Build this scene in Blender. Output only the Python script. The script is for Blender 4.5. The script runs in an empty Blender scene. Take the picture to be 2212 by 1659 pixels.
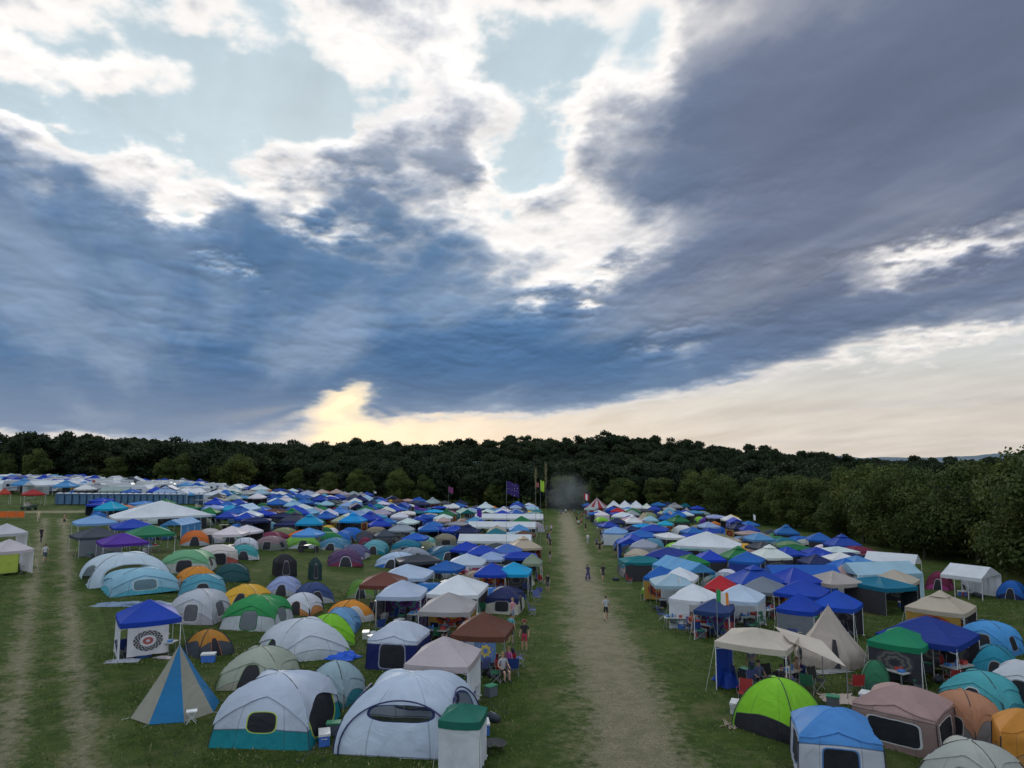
import bpy, math, random, bmesh
import numpy as np
from mathutils import Vector, Matrix, noise as mnoise
random.seed(11)
D=bpy.data; scene=bpy.context.scene
R=math.radians
# ------------------------------------------------------------ camera / survey
CZ=10.5; PITCH=R(5.97); F=1534.0
cd=D.cameras.new("camera"); cam=D.objects.new("camera",cd); scene.collection.objects.link(cam)
cd.sensor_width=36; cd.lens=36*F/2212.0; cd.clip_end=14000; cd.clip_start=0.1
cam.location=(0,0,CZ); cam.rotation_euler=(R(90)+PITCH,0,0); scene.camera=cam
scene.view_settings.view_transform='Standard'; scene.view_settings.look='None'; scene.view_settings.exposure=0

def sm(x,a,b):
    t=min(1,max(0,(x-a)/(b-a))); return t*t*(3-2*t)
def Hgt(x,y):
    z=-5*(1-math.exp(-max(0,y-35)/70.0))
    q=-(x+8)/4.0
    sp=4*math.log1p(math.exp(q)) if q<30 else 4*q
    z+=9*math.tanh(0.085*sp/9)*sm(y,22,75)
    z+=15.5*math.exp(-((x-40)/120.0)**2-((y-430)/95.0)**2)
    z+=4*math.exp(-((x+230)/90.0)**2-((y-420)/100.0)**2)
    z-=25*sm(y,550,1200)
    z+=0.04*math.sin(x*.31+y*.17)+0.03*math.sin(x*.13-y*.41)
    return z
def ray(px,py):
    u=(px-1106)/F; v=(py-829.5)/F
    return Vector((u, math.cos(PITCH)+v*math.sin(PITCH), math.sin(PITCH)-v*math.cos(PITCH)))
def G(px,py):
    d=ray(px,py); t=8.0
    while t<500:
        x,y=d.x*t,d.y*t
        if CZ+d.z*t<=Hgt(x,y): break
        t+=0.15
    return Vector((d.x*t,d.y*t,Hgt(d.x*t,d.y*t))),t
# ------------------------------------------------------------ node helpers
class E:
    def __init__(s,nt,k): s.nt=nt; s.k=k
    def _m(s,op,*a):
        n=s.nt.nodes.new('ShaderNodeMath'); n.operation=op
        for i,q in enumerate(a):
            if isinstance(q,E): s.nt.links.new(q.k,n.inputs[i])
            else: n.inputs[i].default_value=q
        return E(s.nt,n.outputs[0])
    def __add__(s,o): return s._m('ADD',s,o)
    __radd__=__add__
    def __sub__(s,o): return s._m('SUBTRACT',s,o)
    def __rsub__(s,o): return s._m('SUBTRACT',o,s)
    def __mul__(s,o): return s._m('MULTIPLY',s,o)
    __rmul__=__mul__
    def __truediv__(s,o): return s._m('DIVIDE',s,o)
    def pw(s,p): return s._m('POWER',s,p)
    def ab(s): return s._m('ABSOLUTE',s)
    def lt(s,o): return s._m('LESS_THAN',s,o)
    def gt(s,o): return s._m('GREATER_THAN',s,o)
    def mx(s,o): return s._m('MAXIMUM',s,o)
    def mn(s,o): return s._m('MINIMUM',s,o)
    def ss(s,a,b):
        n=s.nt.nodes.new('ShaderNodeMapRange'); n.interpolation_type='SMOOTHSTEP'
        s.nt.links.new(s.k,n.inputs[0]); n.inputs[1].default_value=a; n.inputs[2].default_value=b
        return E(s.nt,n.outputs[0])
def mixc(nt,f,a,b,mode='MIX'):
    n=nt.nodes.new('ShaderNodeMix'); n.data_type='RGBA'; n.blend_type=mode
    for idx,q in ((0,f),(6,a),(7,b)):
        if isinstance(q,E): q=q.k
        if isinstance(q,bpy.types.NodeSocket): nt.links.new(q,n.inputs[idx])
        elif idx==0: n.inputs[0].default_value=q
        else: n.inputs[idx].default_value=(*q[:3],1)
    return n.outputs[2]
def noise(nt,vec,scale,detail=4,rough=.55,dist=0):
    n=nt.nodes.new('ShaderNodeTexNoise'); n.inputs['Scale'].default_value=scale
    n.inputs['Detail'].default_value=detail; n.inputs['Roughness'].default_value=rough
    n.inputs['Distortion'].default_value=dist
    if vec is not None: nt.links.new(vec,n.inputs['Vector'])
    return E(nt,n.outputs['Fac']),n.outputs['Color']
def sep(nt,sock):
    n=nt.nodes.new('ShaderNodeSeparateXYZ'); nt.links.new(sock,n.inputs[0])
    return [E(nt,o) for o in n.outputs]
def newmat(name):
    m=D.materials.new(name); m.use_nodes=True; nt=m.node_tree
    b=nt.nodes['Principled BSDF']; out=nt.nodes['Material Output']
    return m,nt,b,out
def setc(nt,b,c):
    if isinstance(c,bpy.types.NodeSocket): nt.links.new(c,b.inputs['Base Color'])
    else: b.inputs['Base Color'].default_value=(*c[:3],1)
def bump(nt,b,h,strength,dist):
    n=nt.nodes.new('ShaderNodeBump'); n.inputs['Strength'].default_value=strength; n.inputs['Distance'].default_value=dist
    nt.links.new(h.k,n.inputs['Height']); nt.links.new(n.outputs[0],b.inputs['Normal']); return n
def objco(nt):
    return nt.nodes.new('ShaderNodeTexCoord').outputs['Object']
def geopos(nt):
    return nt.nodes.new('ShaderNodeNewGeometry').outputs['Position']
_mc={}
def plain(name,c,rough=.6,metal=0,var=.25):
    key=(name,tuple(c),rough,metal)
    if key in _mc: return _mc[key]
    m,nt,b,out=newmat(name); f,_=noise(nt,objco(nt),6,3)
    setc(nt,b,mixc(nt,f,[q*(1-var) for q in c],[min(1,q*(1+var)) for q in c]))
    b.inputs['Roughness'].default_value=rough; b.inputs['Metallic'].default_value=metal
    _mc[key]=m; return m
def finish_cloth(nt,b,out,col,transl=.28,openmask=None):
    pos=objco(nt); f1,_=noise(nt,pos,1.3,2,.5,1.0); f2,_=noise(nt,pos,7,2)
    dirt,_=noise(nt,geopos(nt),.6,3)
    col=mixc(nt,dirt.ss(.35,.75)*.13,col,(.07,.075,.08))
    setc(nt,b,col); b.inputs['Roughness'].default_value=.6; b.inputs['Specular IOR Level'].default_value=.22
    bn=bump(nt,b,f1*1.0+f2*.10,.5,.13)
    tr=nt.nodes.new('ShaderNodeBsdfTranslucent'); nt.links.new(col,tr.inputs[0]); nt.links.new(bn.outputs[0],tr.inputs['Normal'])
    mx=nt.nodes.new('ShaderNodeMixShader'); mx.inputs[0].default_value=transl
    nt.links.new(b.outputs[0],mx.inputs[1]); nt.links.new(tr.outputs[0],mx.inputs[2])
    last=mx.outputs[0]
    if openmask is not None:
        tp=nt.nodes.new('ShaderNodeBsdfTransparent'); m2=nt.nodes.new('ShaderNodeMixShader')
        nt.links.new(openmask.k,m2.inputs[0]); nt.links.new(last,m2.inputs[1]); nt.links.new(tp.outputs[0],m2.inputs[2]); last=m2.outputs[0]
    nt.links.new(last,out.inputs[0])
def cloth(name,c='OBJ',transl=.22,stripe=None):
    key=(name,str(c),transl,str(stripe))
    if key in _mc: return _mc[key]
    m,nt,b,out=newmat(name)
    if c=='OBJ': col=nt.nodes.new('ShaderNodeObjectInfo').outputs['Color']
    else: col=mixc(nt,0,c,c)
    if stripe:
        u,v,_=sep(nt,nt.nodes.new('ShaderNodeTexCoord').outputs['UV'])
        s=(u*stripe[1])._m('FRACT',u*stripe[1]).gt(.5)
        col=mixc(nt,s,col,stripe[0])
    finish_cloth(nt,b,out,col,transl); _mc[key]=m; return m
def uvn(nt,name):
    n=nt.nodes.new('ShaderNodeUVMap'); n.uv_map=name; return sep(nt,n.outputs[0])
def tent_mat(name,top,low,trim=None,split=.38,fk=.3,front=(.36,.32,.28),side=None,pole=None,win=(.022,.024,.03),p=4,opening=0,taper=.75):
    m,nt,b,out=newmat(name)
    x,z,_=uvn(nt,'shape'); s,k,_=uvn(nt,'panel')
    oi=nt.nodes.new('ShaderNodeObjectInfo')
    if top=='OBJ':
        top=oi.outputs['Color']
        cr=nt.nodes.new('ShaderNodeValToRGB'); cr.color_ramp.interpolation='CONSTANT'
        nt.links.new(oi.outputs['Random'],cr.inputs[0])
        cols=[(.4,.41,.42),(.09,.10,.12),(.55,.53,.46),(.03,.09,.22),(.62,.64,.66),(.18,.2,.17)]
        el=cr.color_ramp.elements
        el[0].position=0; el[0].color=(*cols[0],1); el[1].position=1/6; el[1].color=(*cols[1],1)
        for i in range(2,6):
            e=el.new(i/6); e.color=(*cols[i],1)
        low=cr.outputs[0]; trim=trim or (.3,.3,.32)
    trim=trim or (.3,.3,.3)
    edge=z+s*s*fk
    fl=edge.gt(split)
    col=mixc(nt,fl,low,top)
    seam=((edge-split).ab()).lt(.010)
    col=mixc(nt,seam*.6,col,(.05,.05,.06))
    col=mixc(nt,(s.ab()-.5).ab().lt(.012)*.35,col,(.05,.05,.06))
    if pole is not None: col=mixc(nt,s.ab().gt(.94),col,pole)
    isf=k.lt(.5)
    mask=None
    for sel,o,tp_ in ((isf,front,taper),(1-isf,side,taper*.5)):
        if not o: continue
        a,bb,vc=o[:3]
        q=((x.ab()/((1-z*tp_)*a)).pw(p)+(((z-vc).ab())/bb).pw(p))
        tr_=q.lt(1.09**p)*sel; wn=q.lt(1)*sel
        col=mixc(nt,tr_,col,trim)
        col=mixc(nt,wn,col,win)
        if opening:
            w2=wn*opening; mask=w2 if mask is None else mask+w2
    finish_cloth(nt,b,out,col,.2,mask)
    return m
def mandala(name,c1,c2,c3,sc=9,ring=False):
    m,nt,b,out=newmat(name)
    uvs=nt.nodes.new('ShaderNodeTexCoord').outputs['UV']
    u,v,_=sep(nt,uvs)
    x=u-.5;y=v-.5
    r=(x*x+y*y).pw(.5); a=y._m('ARCTAN2',y,x)
    if ring:
        dots=((a*16)._m('SINE',a*16)*(r*70)._m('SINE',r*70)).gt(-.1)
        inr=r.gt(.20)*r.lt(.36)
        col=mixc(nt,inr*(dots*.55+.4),c1,c2)
        col=mixc(nt,r.lt(.13+0)*1.0,col,c3)
        col=mixc(nt,r.lt(.05),col,c1)
    else:
        w=(r*sc*6.28+(a*8)._m('SINE',a*8)*.9); s=w._m('SINE',w)
        nz,_=noise(nt,uvs,14,3)
        col=mixc(nt,(s+nz-.5).ss(-.3,.5),c1,c2)
        col=mixc(nt,r.gt(.36),col,c3); col=mixc(nt,r.lt(.09),col,c3)
    finish_cloth(nt,b,out,col,.2); return m
# ------------------------------------------------------------ mesh builder
class MB:
    def __init__(s): s.v=[];s.f=[];s.m=[];s.u1=[];s.u2=[];s.sm=[]
    def quad(s,pts,mat=0,u1=None,u2=None,smooth=False):
        i=len(s.v); s.v+= [tuple(p) for p in pts]; s.f.append(tuple(range(i,i+len(pts)))); s.m.append(mat)
        n=len(pts); s.u1.append(u1 or [(0,0),(1,0),(1,1),(0,1)][:n] if n<=4 else [(0,0)]*n); s.u2.append(u2 or [(0,0)]*n); s.sm.append(smooth)
    def grid(s,fn,nu,nv,mat=0,uf=None,u2f=None,smooth=True):
        base=len(s.v)
        for j in range(nv+1):
            for i in range(nu+1): s.v.append(tuple(fn(i/nu,j/nv)))
        for j in range(nv):
            for i in range(nu):
                q=[(i,j),(i+1,j),(i+1,j+1),(i,j+1)]
                s.f.append(tuple(base+b*(nu+1)+a for a,b in q)); s.m.append(mat(i/nu,j/nv) if callable(mat) else mat)
                s.u1.append([(uf(a/nu,b/nv) if uf else (a/nu,b/nv)) for a,b in q])
                s.u2.append([(u2f(a/nu,b/nv) if u2f else (0,0)) for a,b in q]); s.sm.append(smooth)
    def tube(s,p0,p1,r0,r1=None,n=6,mat=0):
        if r1 is None: r1=r0
        p0=Vector(p0);p1=Vector(p1); d=(p1-p0).normalized(); a=d.orthogonal().normalized(); b=d.cross(a)
        def fn(u,v):
            t=u*2*math.pi; c=p0.lerp(p1,v); r=r0+(r1-r0)*v
            return c+a*math.cos(t)*r+b*math.sin(t)*r
        s.grid(fn,n,1,mat)
        s.quad([p1+a*math.cos(t*2*math.pi/n)*r1+b*math.sin(t*2*math.pi/n)*r1 for t in range(n)],mat)
    def box(s,c,sz,mat=0,rz=0):
        cx,cy,cz=c; x,y,z=[q/2 for q in sz]; ca,sa=math.cos(rz),math.sin(rz)
        P=[(cx+ca*a*x-sa*b*y,cy+sa*a*x+ca*b*y,cz+k*z) for k in (-1,1) for a,b in ((-1,-1),(1,-1),(1,1),(-1,1))]
        for f in ((3,2,1,0),(4,5,6,7),(0,1,5,4),(1,2,6,5),(2,3,7,6),(3,0,4,7)): s.quad([P[i] for i in f],mat)
    def ball(s,c,r,mat=0,n=8,m=6):
        if not hasattr(r,'__len__'): r=(r,r,r)
        s.grid(lambda u,v:(c[0]+r[0]*math.sin(v*math.pi)*math.cos(u*6.2832),c[1]+r[1]*math.sin(v*math.pi)*math.sin(u*6.2832),c[2]-r[2]*math.cos(v*math.pi)),n,m,mat)
    def mesh(s,name,mats):
        me=D.meshes.new(name); me.from_pydata(s.v,[],s.f)
        for m in mats: me.materials.append(m)
        me.polygons.foreach_set('material_index',s.m); me.polygons.foreach_set('use_smooth',s.sm)
        for nm,dat in (('shape',s.u1),('panel',s.u2)):
            l=me.uv_layers.new(name=nm); flat=[c for f in dat for uv in f for c in uv]; l.data.foreach_set('uv',flat)
        me.update(); return me
def put(name,me,loc=(0,0,0),rz=0,sc=1,color=None,parent=None):
    o=D.objects.new(name,me); scene.collection.objects.link(o)
    o.location=loc; o.rotation_euler=(0,0,rz); o.scale=(sc,sc,sc) if not hasattr(sc,'__len__') else sc
    if color: o.color=(*color[:3],1)
    if parent: o.parent=parent
    return o
# ------------------------------------------------------------ world + cloud dome
SUN=ray(750,840); saz=math.atan2(SUN.x,SUN.y); sel=R(14)
w=D.worlds.new("World"); scene.world=w; w.use_nodes=True; nt=w.node_tree
bs=nt.nodes['Background']; sky=nt.nodes.new('ShaderNodeTexSky'); sky.sky_type='NISHITA'; sky.sun_disc=False
sky.sun_elevation=sel; sky.sun_rotation=saz; bs.inputs[1].default_value=.06; nt.links.new(sky.outputs[0],bs.inputs[0])
def perlin(x,y,z,seed):
    xi=np.floor(x).astype(np.int64); yi=np.floor(y).astype(np.int64); zi=np.floor(z).astype(np.int64)
    xf=(x-xi).astype(np.float32); yf=(y-yi).astype(np.float32); zf=(z-zi).astype(np.float32)
    u=xf*xf*xf*(xf*(xf*6-15)+10); v=yf*yf*yf*(yf*(yf*6-15)+10); w_=zf*zf*zf*(zf*(zf*6-15)+10)
    def g(i,j,k):
        h=((xi+i)*73856093)^((yi+j)*19349663)^((zi+k)*83492791)^(seed*2654435)
        h=(h*(h*h*15731+789221)+1376312589)&0x7fffffff
        a=(h&1023)/1023.*6.28318; c=((h>>10)&1023)/511.5-1; s=np.sqrt(1-c*c)
        return (xf-i)*(np.cos(a)*s)+(yf-j)*(np.sin(a)*s)+(zf-k)*c
    l=lambda a,b,t:a+(b-a)*t
    return l(l(l(g(0,0,0),g(1,0,0),u),l(g(0,1,0),g(1,1,0),u),v),l(l(g(0,0,1),g(1,0,1),u),l(g(0,1,1),g(1,1,1),u),v),w_)
def fbm(x,y,z,sc,octv,gain=.5,seed=1,bil=False):
    t=0;a=1;tot=0
    for i in range(octv):
        n=perlin(x*sc+i*7.3,y*sc-i*3.1,z*sc+i,seed+i)*1.6
        if bil: n=np.abs(n)*2-.55
        t=t+n*a; tot+=a; a*=gain; sc*=2.07
    return t/tot
def ss(x,a,b):
    t=np.clip((x-a)/(b-a),0,1); return t*t*(3-2*t)
def build_sky():
    azs=np.radians(np.concatenate([np.arange(-180,-46,2),np.arange(-46,46,.10),np.arange(46,180.1,2)]))
    els=np.radians(np.concatenate([[-6,-3,-1],np.arange(0,40,.10),np.arange(40,90.1,2)]))
    AZ,EL=np.meshgrid(azs,els); sh=AZ.shape
    x=np.cos(EL)*np.sin(AZ); y=np.cos(EL)*np.cos(AZ); z=np.sin(EL); zz=np.maximum(z,0)
    den=zz+.16; px=x/den; py=y/den
    c,s=math.cos(R(24)),math.sin(R(24)); a=px*c+py*s; b=(py*c-px*s)
    Z0=np.zeros_like(a)
    w1=fbm(a,b*.6,Z0,1.3,4,.5,11); w2=fbm(a,b*.6,Z0,1.3,4,.5,23)
    w3=fbm(px,py,Z0,5,6,.58,31); w4=fbm(px,py,Z0,5,6,.58,43)
    lowk=ss(EL,-.01,.24)*.85+.15
    azw=AZ+w1*.10+w3*.06*lowk; elw=EL+(w2*.055+w4*.050)*lowk
    blobs=[
     (330,120,560,170,0,-.25),(850,130,330,170,0,-.27),(520,100,200,60,0,-.06),(330,290,190,80,0,-.30),(480,200,220,80,-15,-.12),(700,300,70,60,-40,-.20),(180,250,160,60,0,-.12),
     (1190,80,120,110,-20,-.28),(1220,210,70,80,30,-.16),(1020,170,90,60,0,-.12),(1120,330,110,60,-45,-.30),(1060,430,60,80,40,-.22),(1385,70,50,120,5,-.28),
     (420,440,60,36,-20,-.34),(700,485,40,24,0,-.34),(505,565,20,12,0,-.36),(20,240,60,20,0,-.3),(100,380,120,26,30,-.08),
     (1290,510,230,60,-22,-.26),(1530,470,220,50,-14,-.20),(1240,600,90,30,-30,-.18),(1310,655,36,12,-8,-.36),(2120,515,190,26,-14,-.36),(1930,570,140,18,-12,-.14),
     (1760,890,520,64,-4,-.85),(2240,865,300,92,-10,-.70),(1420,765,80,20,-10,-.34),(745,868,56,46,-24,-.80),(900,934,260,18,-4,-.45),(120,942,240,12,4,-.42),(1350,940,420,30,0,-.4),
     (150,640,520,210,0,.16),(620,430,220,80,-14,.20),(870,400,120,60,-35,.18),(1780,230,480,190,-18,.20),(1650,650,620,58,-8,.28),(900,700,420,120,6,.13),(1000,820,300,46,-4,.30),
     (2200,100,260,160,0,.10),(350,850,420,50,0,.14),(90,460,170,80,20,.16),(1450,380,160,80,-20,.12),(230,190,70,30,0,.08),(770,190,80,40,-40,.08),(980,340,50,50,-40,.14),(840,80,90,70,0,-.12),(150,150,140,40,0,-.10)]
    def field(A,Ee):
        q=np.zeros(sh)
        for (bx,by,rx,ry,rot,wt) in blobs:
            d=ray(bx,by).normalized(); a0=math.atan2(d.x,d.y); e0=math.asin(d.z)
            k=.5*(math.cos(a0)+1)/F; ca,sa=math.cos(R(rot)),math.sin(R(rot))
            dx=A-a0; dy=-(Ee-e0); u=(dx*ca+dy*sa)/(rx*k*1.08); v=(dy*ca-dx*sa)/(ry*k*1.05)
            q+=wt*np.exp(-.7*(u*u+v*v))
        return q
    q=field(azw,elw)
    lk=ss(EL,.02,.2)*.75+.25
    soft=1-.6*ss(AZ,.10,.35)
    puff=ss(EL,.22,.42)*(1-ss(AZ,.08,.25)); pg=ss(EL,.30,.46)*(1-ss(AZ,.08,.25))
    def dens(n):
        return (fbm(a,b*.5,Z0,1.7,min(9,n),.52,3)*.46)+(fbm(px,py*.85,Z0,3.0,min(7,n),.5,77,True)*.26*soft)
    hi_puff=fbm(px,py,Z0,3.6,7,.55,207)*.66*puff
    f1=fbm(a,b*.5,Z0,1.7,9,.52,3); bl=fbm(px,py*.85,Z0,3.0,7,.5,77,True)
    big=q+.60+(dens(9)+hi_puff)*lk
    sm_=q*1.0+.60+(dens(3)+fbm(px,py,Z0,3.6,3,.5,207)*.6*puff)*lk
    gy=np.gradient(sm_,axis=0)/np.maximum(np.gradient(els)[:,None],1e-4)
    rel=np.clip(-gy*.008,-.18,.24)
    low=1-ss(EL,.05,.26)
    def mix(A_,B_,t): return A_+(np.array(B_)-A_)*t[...,None]
    def con(cc): return np.broadcast_to(np.array(cc,dtype=float),sh+(3,)).copy()
    clear=mix(con((.60,.74,.82)),(.72,.67,.62),low); clear=mix(clear,(.71,.64,.585),(1-ss(EL,0,.10))*.5)
    wisp=fbm(a,b*.35,Z0,3.2,6,.55,91); clear*= (1+wisp*.28)[...,None]
    white=mix(con((1.03,1.0,.97)),(.80,.76,.72),low)
    bluef=np.clip((1-ss(AZ,-.15,.40))+low*.8,0,1)
    dark=mix(con((.165,.20,.295)),(.12,.215,.37),bluef); midc=mix(con((.40,.42,.49)),(.35,.44,.57),bluef)
    deep=mix(con((.115,.145,.22)),(.070,.155,.305),bluef)
    dark=mix(dark,(.42,.44,.50),pg*.7); deep=mix(deep,(.30,.33,.40),pg*.65); midc=mix(midc,(.72,.72,.74),puff*.75)
    col=mix(clear,white,ss(big,.08,.26)); col=mix(col,midc,ss(big,.29,.49)); col=mix(col,dark,ss(big,.41,.66)); col=mix(col,deep,ss(big,.60,1.0)*.9)
    k=1+(rel+f1*.20+bl*.10*soft)*(ss(big,.12,.4)*.85+.15)*lk
    veil=ss(fbm(a,b*.36,Z0,1.5,7,.5,131),-.02,.42)*ss(big,.4,.6)*.5
    col=mix(col,midc,veil)
    grey=ss(fbm(px,py,Z0,2.2,6,.55,171),.0,.35)*(1-ss(big,.3,.5))*ss(big,.1,.3)*.4
    col=mix(col,(.54,.54,.58),grey)
    col*=np.clip(k,.6,1.45)[...,None]
    d=ray(750,865).normalized(); a0=math.atan2(d.x,d.y); e0=math.asin(d.z)
    r2=(AZ-a0)**2+1.6*(EL-e0)**2
    col=mix(col,(.40,.42,.48),(1-ss(EL,0,.15))*.45*ss(big,.2,.5))
    col=mix(col,(1.2,1.0,.66),np.exp(-600*r2)*(1-ss(big,.38,.72)))
    col=mix(col,(.92,.72,.52),np.exp(-45*r2)*(1-ss(big,.2,.6))*.38)
    ang=np.arctan2(AZ-a0,(e0+.012)-EL); rr=np.sqrt(r2)
    rays=(.5+.5*np.sin(ang*17+3*np.sin(ang*5)))*np.exp(-(rr/.14)**2)*ss(-EL,-e0,-e0+.02)
    col=mix(col,(.90,.76,.58),np.clip(rays*.26,0,1))
    # thin grey bars across the pale horizon band
    bar=ss(fbm(AZ*2.2,EL*22,Z0,1.6,6,.55,301),.02,.4)*(1-ss(EL,.03,.15))*ss(EL,0,.02)*.35*(1-ss(big,.3,.5))
    col=mix(col,(.50,.50,.54),bar)
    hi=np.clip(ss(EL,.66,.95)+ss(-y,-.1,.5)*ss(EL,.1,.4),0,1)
    col=mix(col,(.86,.96,1.08),hi)  # unseen zenith and rear of the dome brightened, added fill for the tents
    col=mix(col,(.16,.2,.16),ss(-z,0,.02))
    op=.86+.14*ss(big,0,.3)
    Rr=8000.0
    co=np.stack([x*Rr,y*Rr,z*Rr],-1).reshape(-1,3)
    H_,W_=sh; idx=np.arange(H_*W_).reshape(sh)
    f=np.stack([idx[:-1,:-1],idx[1:,:-1],idx[1:,1:],idx[:-1,1:]],-1).reshape(-1,4)
    me=D.meshes.new("sky"); me.vertices.add(len(co)); me.vertices.foreach_set('co',co.ravel())
    me.loops.add(f.size); me.loops.foreach_set('vertex_index',f.ravel().astype(np.int32))
    me.polygons.add(len(f)); me.polygons.foreach_set('loop_start',np.arange(0,f.size,4,dtype=np.int32)); me.polygons.foreach_set('use_smooth',np.ones(len(f),dtype=bool))
    me.update(calc_edges=True)
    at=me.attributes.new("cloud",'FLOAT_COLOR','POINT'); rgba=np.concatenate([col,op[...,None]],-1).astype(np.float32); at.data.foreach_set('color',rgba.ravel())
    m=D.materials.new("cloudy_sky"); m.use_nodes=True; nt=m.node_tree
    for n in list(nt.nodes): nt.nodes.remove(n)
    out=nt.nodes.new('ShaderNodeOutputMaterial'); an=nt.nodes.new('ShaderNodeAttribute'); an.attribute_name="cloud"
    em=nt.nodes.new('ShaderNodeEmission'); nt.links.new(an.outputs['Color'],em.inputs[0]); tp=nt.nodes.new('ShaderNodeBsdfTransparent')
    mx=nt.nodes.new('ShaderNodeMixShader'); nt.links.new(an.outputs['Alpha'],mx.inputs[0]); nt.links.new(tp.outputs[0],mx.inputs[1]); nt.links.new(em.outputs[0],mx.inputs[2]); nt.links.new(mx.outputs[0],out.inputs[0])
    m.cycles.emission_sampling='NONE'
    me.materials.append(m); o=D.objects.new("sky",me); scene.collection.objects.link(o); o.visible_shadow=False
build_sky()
sl=D.lights.new("sun",'SUN'); sl.energy=.8; sl.angle=R(14); sl.color=(1,.92,.8)
so=D.objects.new("sun",sl); scene.collection.objects.link(so)
sd=Vector((math.sin(saz)*math.cos(sel),math.cos(saz)*math.cos(sel),math.sin(sel)))
so.rotation_euler=(-sd).to_track_quat('-Z','Y').to_euler()
# ------------------------------------------------------------ ground
def grass_nodes(nt):
    p=geopos(nt)
    f1,_=noise(nt,p,.12,4,.6); f2,_=noise(nt,p,1.3,5,.65); f3,_=noise(nt,p,9,5,.75); f4,_=noise(nt,p,.42,6,.68)
    c=mixc(nt,f2.ss(.3,.7),(.040,.078,.013),(.092,.138,.026))
    c=mixc(nt,f3.ss(.35,.65)*.7,c,(.022,.042,.008))
    c=mixc(nt,f4.ss(.50,.68)*.62,c,(.165,.15,.072))
    c=mixc(nt,f1.ss(.48,.66)*.4,c,(.12,.14,.045))
    return c,f2*.5+f3,f2,f4,p
m_grass,nt,b,out=newmat("grass_field"); c,h,_,_,_=grass_nodes(nt); setc(nt,b,c); b.inputs['Roughness'].default_value=.95
b.inputs['Specular IOR Level'].default_value=.1; bump(nt,b,h,1.0,.2)
def axis(lo,hi,step,far,mid):
    a=list(np.arange(lo,hi+.01,step)); q=step; x=hi
    while x<far: q*=1.25; x+=q; a.append(x)
    q=step; x=lo; l=[]
    while x>mid: q*=1.25; x-=q; l.append(x)
    return l[::-1]+a
xs=axis(-130,90,2.0,5000,-5000); ys=axis(-10,240,2.0,7000,-400)
verts=[(x,y,Hgt(x,y)) for y in ys for x in xs]; nx=len(xs)
faces=[(j*nx+i,j*nx+i+1,(j+1)*nx+i+1,(j+1)*nx+i) for j in range(len(ys)-1) for i in range(nx-1)]
me=D.meshes.new("ground"); me.from_pydata(verts,[],faces); me.materials.append(m_grass)
me.polygons.foreach_set('use_smooth',[True]*len(faces)); put("ground",me)
def path_mat(name,core,twin,amt=.92):
    m,nt,b,out=newmat(name); c,h,f2,f4,p=grass_nodes(nt)
    u,v,_=uvn(nt,'shape'); u=(u-.5)*2
    wv,_=noise(nt,p,.25,3); u=u+(wv-.5)*.3
    e=u.ab()
    if twin: msk=((e-.40).ab()*-1+.24)
    else: msk=(e*-1+core)
    n,_=noise(nt,p,2.6,7,.72); n2,_=noise(nt,p,.5,5,.6)
    mk=(msk+(n-.5)*1.0+(n2-.5)*.7).ss(-.08,.34)*(1-(e.ss(.75,1.0)))
    g,_=noise(nt,p,14,6,.78); g2,_=noise(nt,p,1.0,6,.7)
    dc=mixc(nt,g.ss(.3,.7),(.15,.13,.078),(.38,.34,.23)); dc=mixc(nt,g2.ss(.42,.68)*.55,dc,(.13,.13,.06))
    setc(nt,b,mixc(nt,mk*amt,c,dc)); b.inputs['Roughness'].default_value=.95; b.inputs['Specular IOR Level'].default_value=.1
    bump(nt,b,h+g*.5,.9,.15); return m
def path(name,pts,width,mat):
    L=[(pts[i],pts[i+1]) for i in range(len(pts)-1)]; P=[]
    for a,b_ in L:
        n=max(2,int((Vector(b_)-Vector(a)).length/1.5))
        for i in range(n): P.append(Vector(a).lerp(Vector(b_),i/n))
    P.append(Vector(pts[-1])); mb=MB(); N=len(P)-1
    def fn(u,v):
        i=int(round(v*N)); t=(P[min(i+2,N)]-P[max(i-2,0)]).normalized(); q=P[i]+Vector((t.y,-t.x))*(u-.5)*width
        return (q.x,q.y,Hgt(q.x,q.y)+.02)
    mb.grid(fn,8,N,0); put(name,mb.mesh(name,[mat]))
def road_x(y): return 2.7+y*.0605
path("dirt_path",[(road_x(8),8),(road_x(60),60),(road_x(130),130),(road_x(200),200)],9.5,path_mat("dry_dirt",.50,False))
a1=G(95,1659)[0].xy; a2=G(105,1400)[0].xy; a3=G(112,1217)[0].xy; a4=G(118,1120)[0].xy
a0_=a1+(a1-a2).normalized()*14
path("dirt_path",[tuple(a0_),tuple(a1),tuple(a2),tuple(a3),tuple(a4)],6.0,path_mat("dry_dirt_wheel_tracks",.5,True,.9))
b1=G(-60,1108)[0].xy; b2=G(560,1098)[0].xy
path("dirt_path",[tuple(b1),tuple(G(118,1106)[0].xy),tuple(b2)],8,path_mat("dry_dirt_crossing",.6,False))
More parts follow.
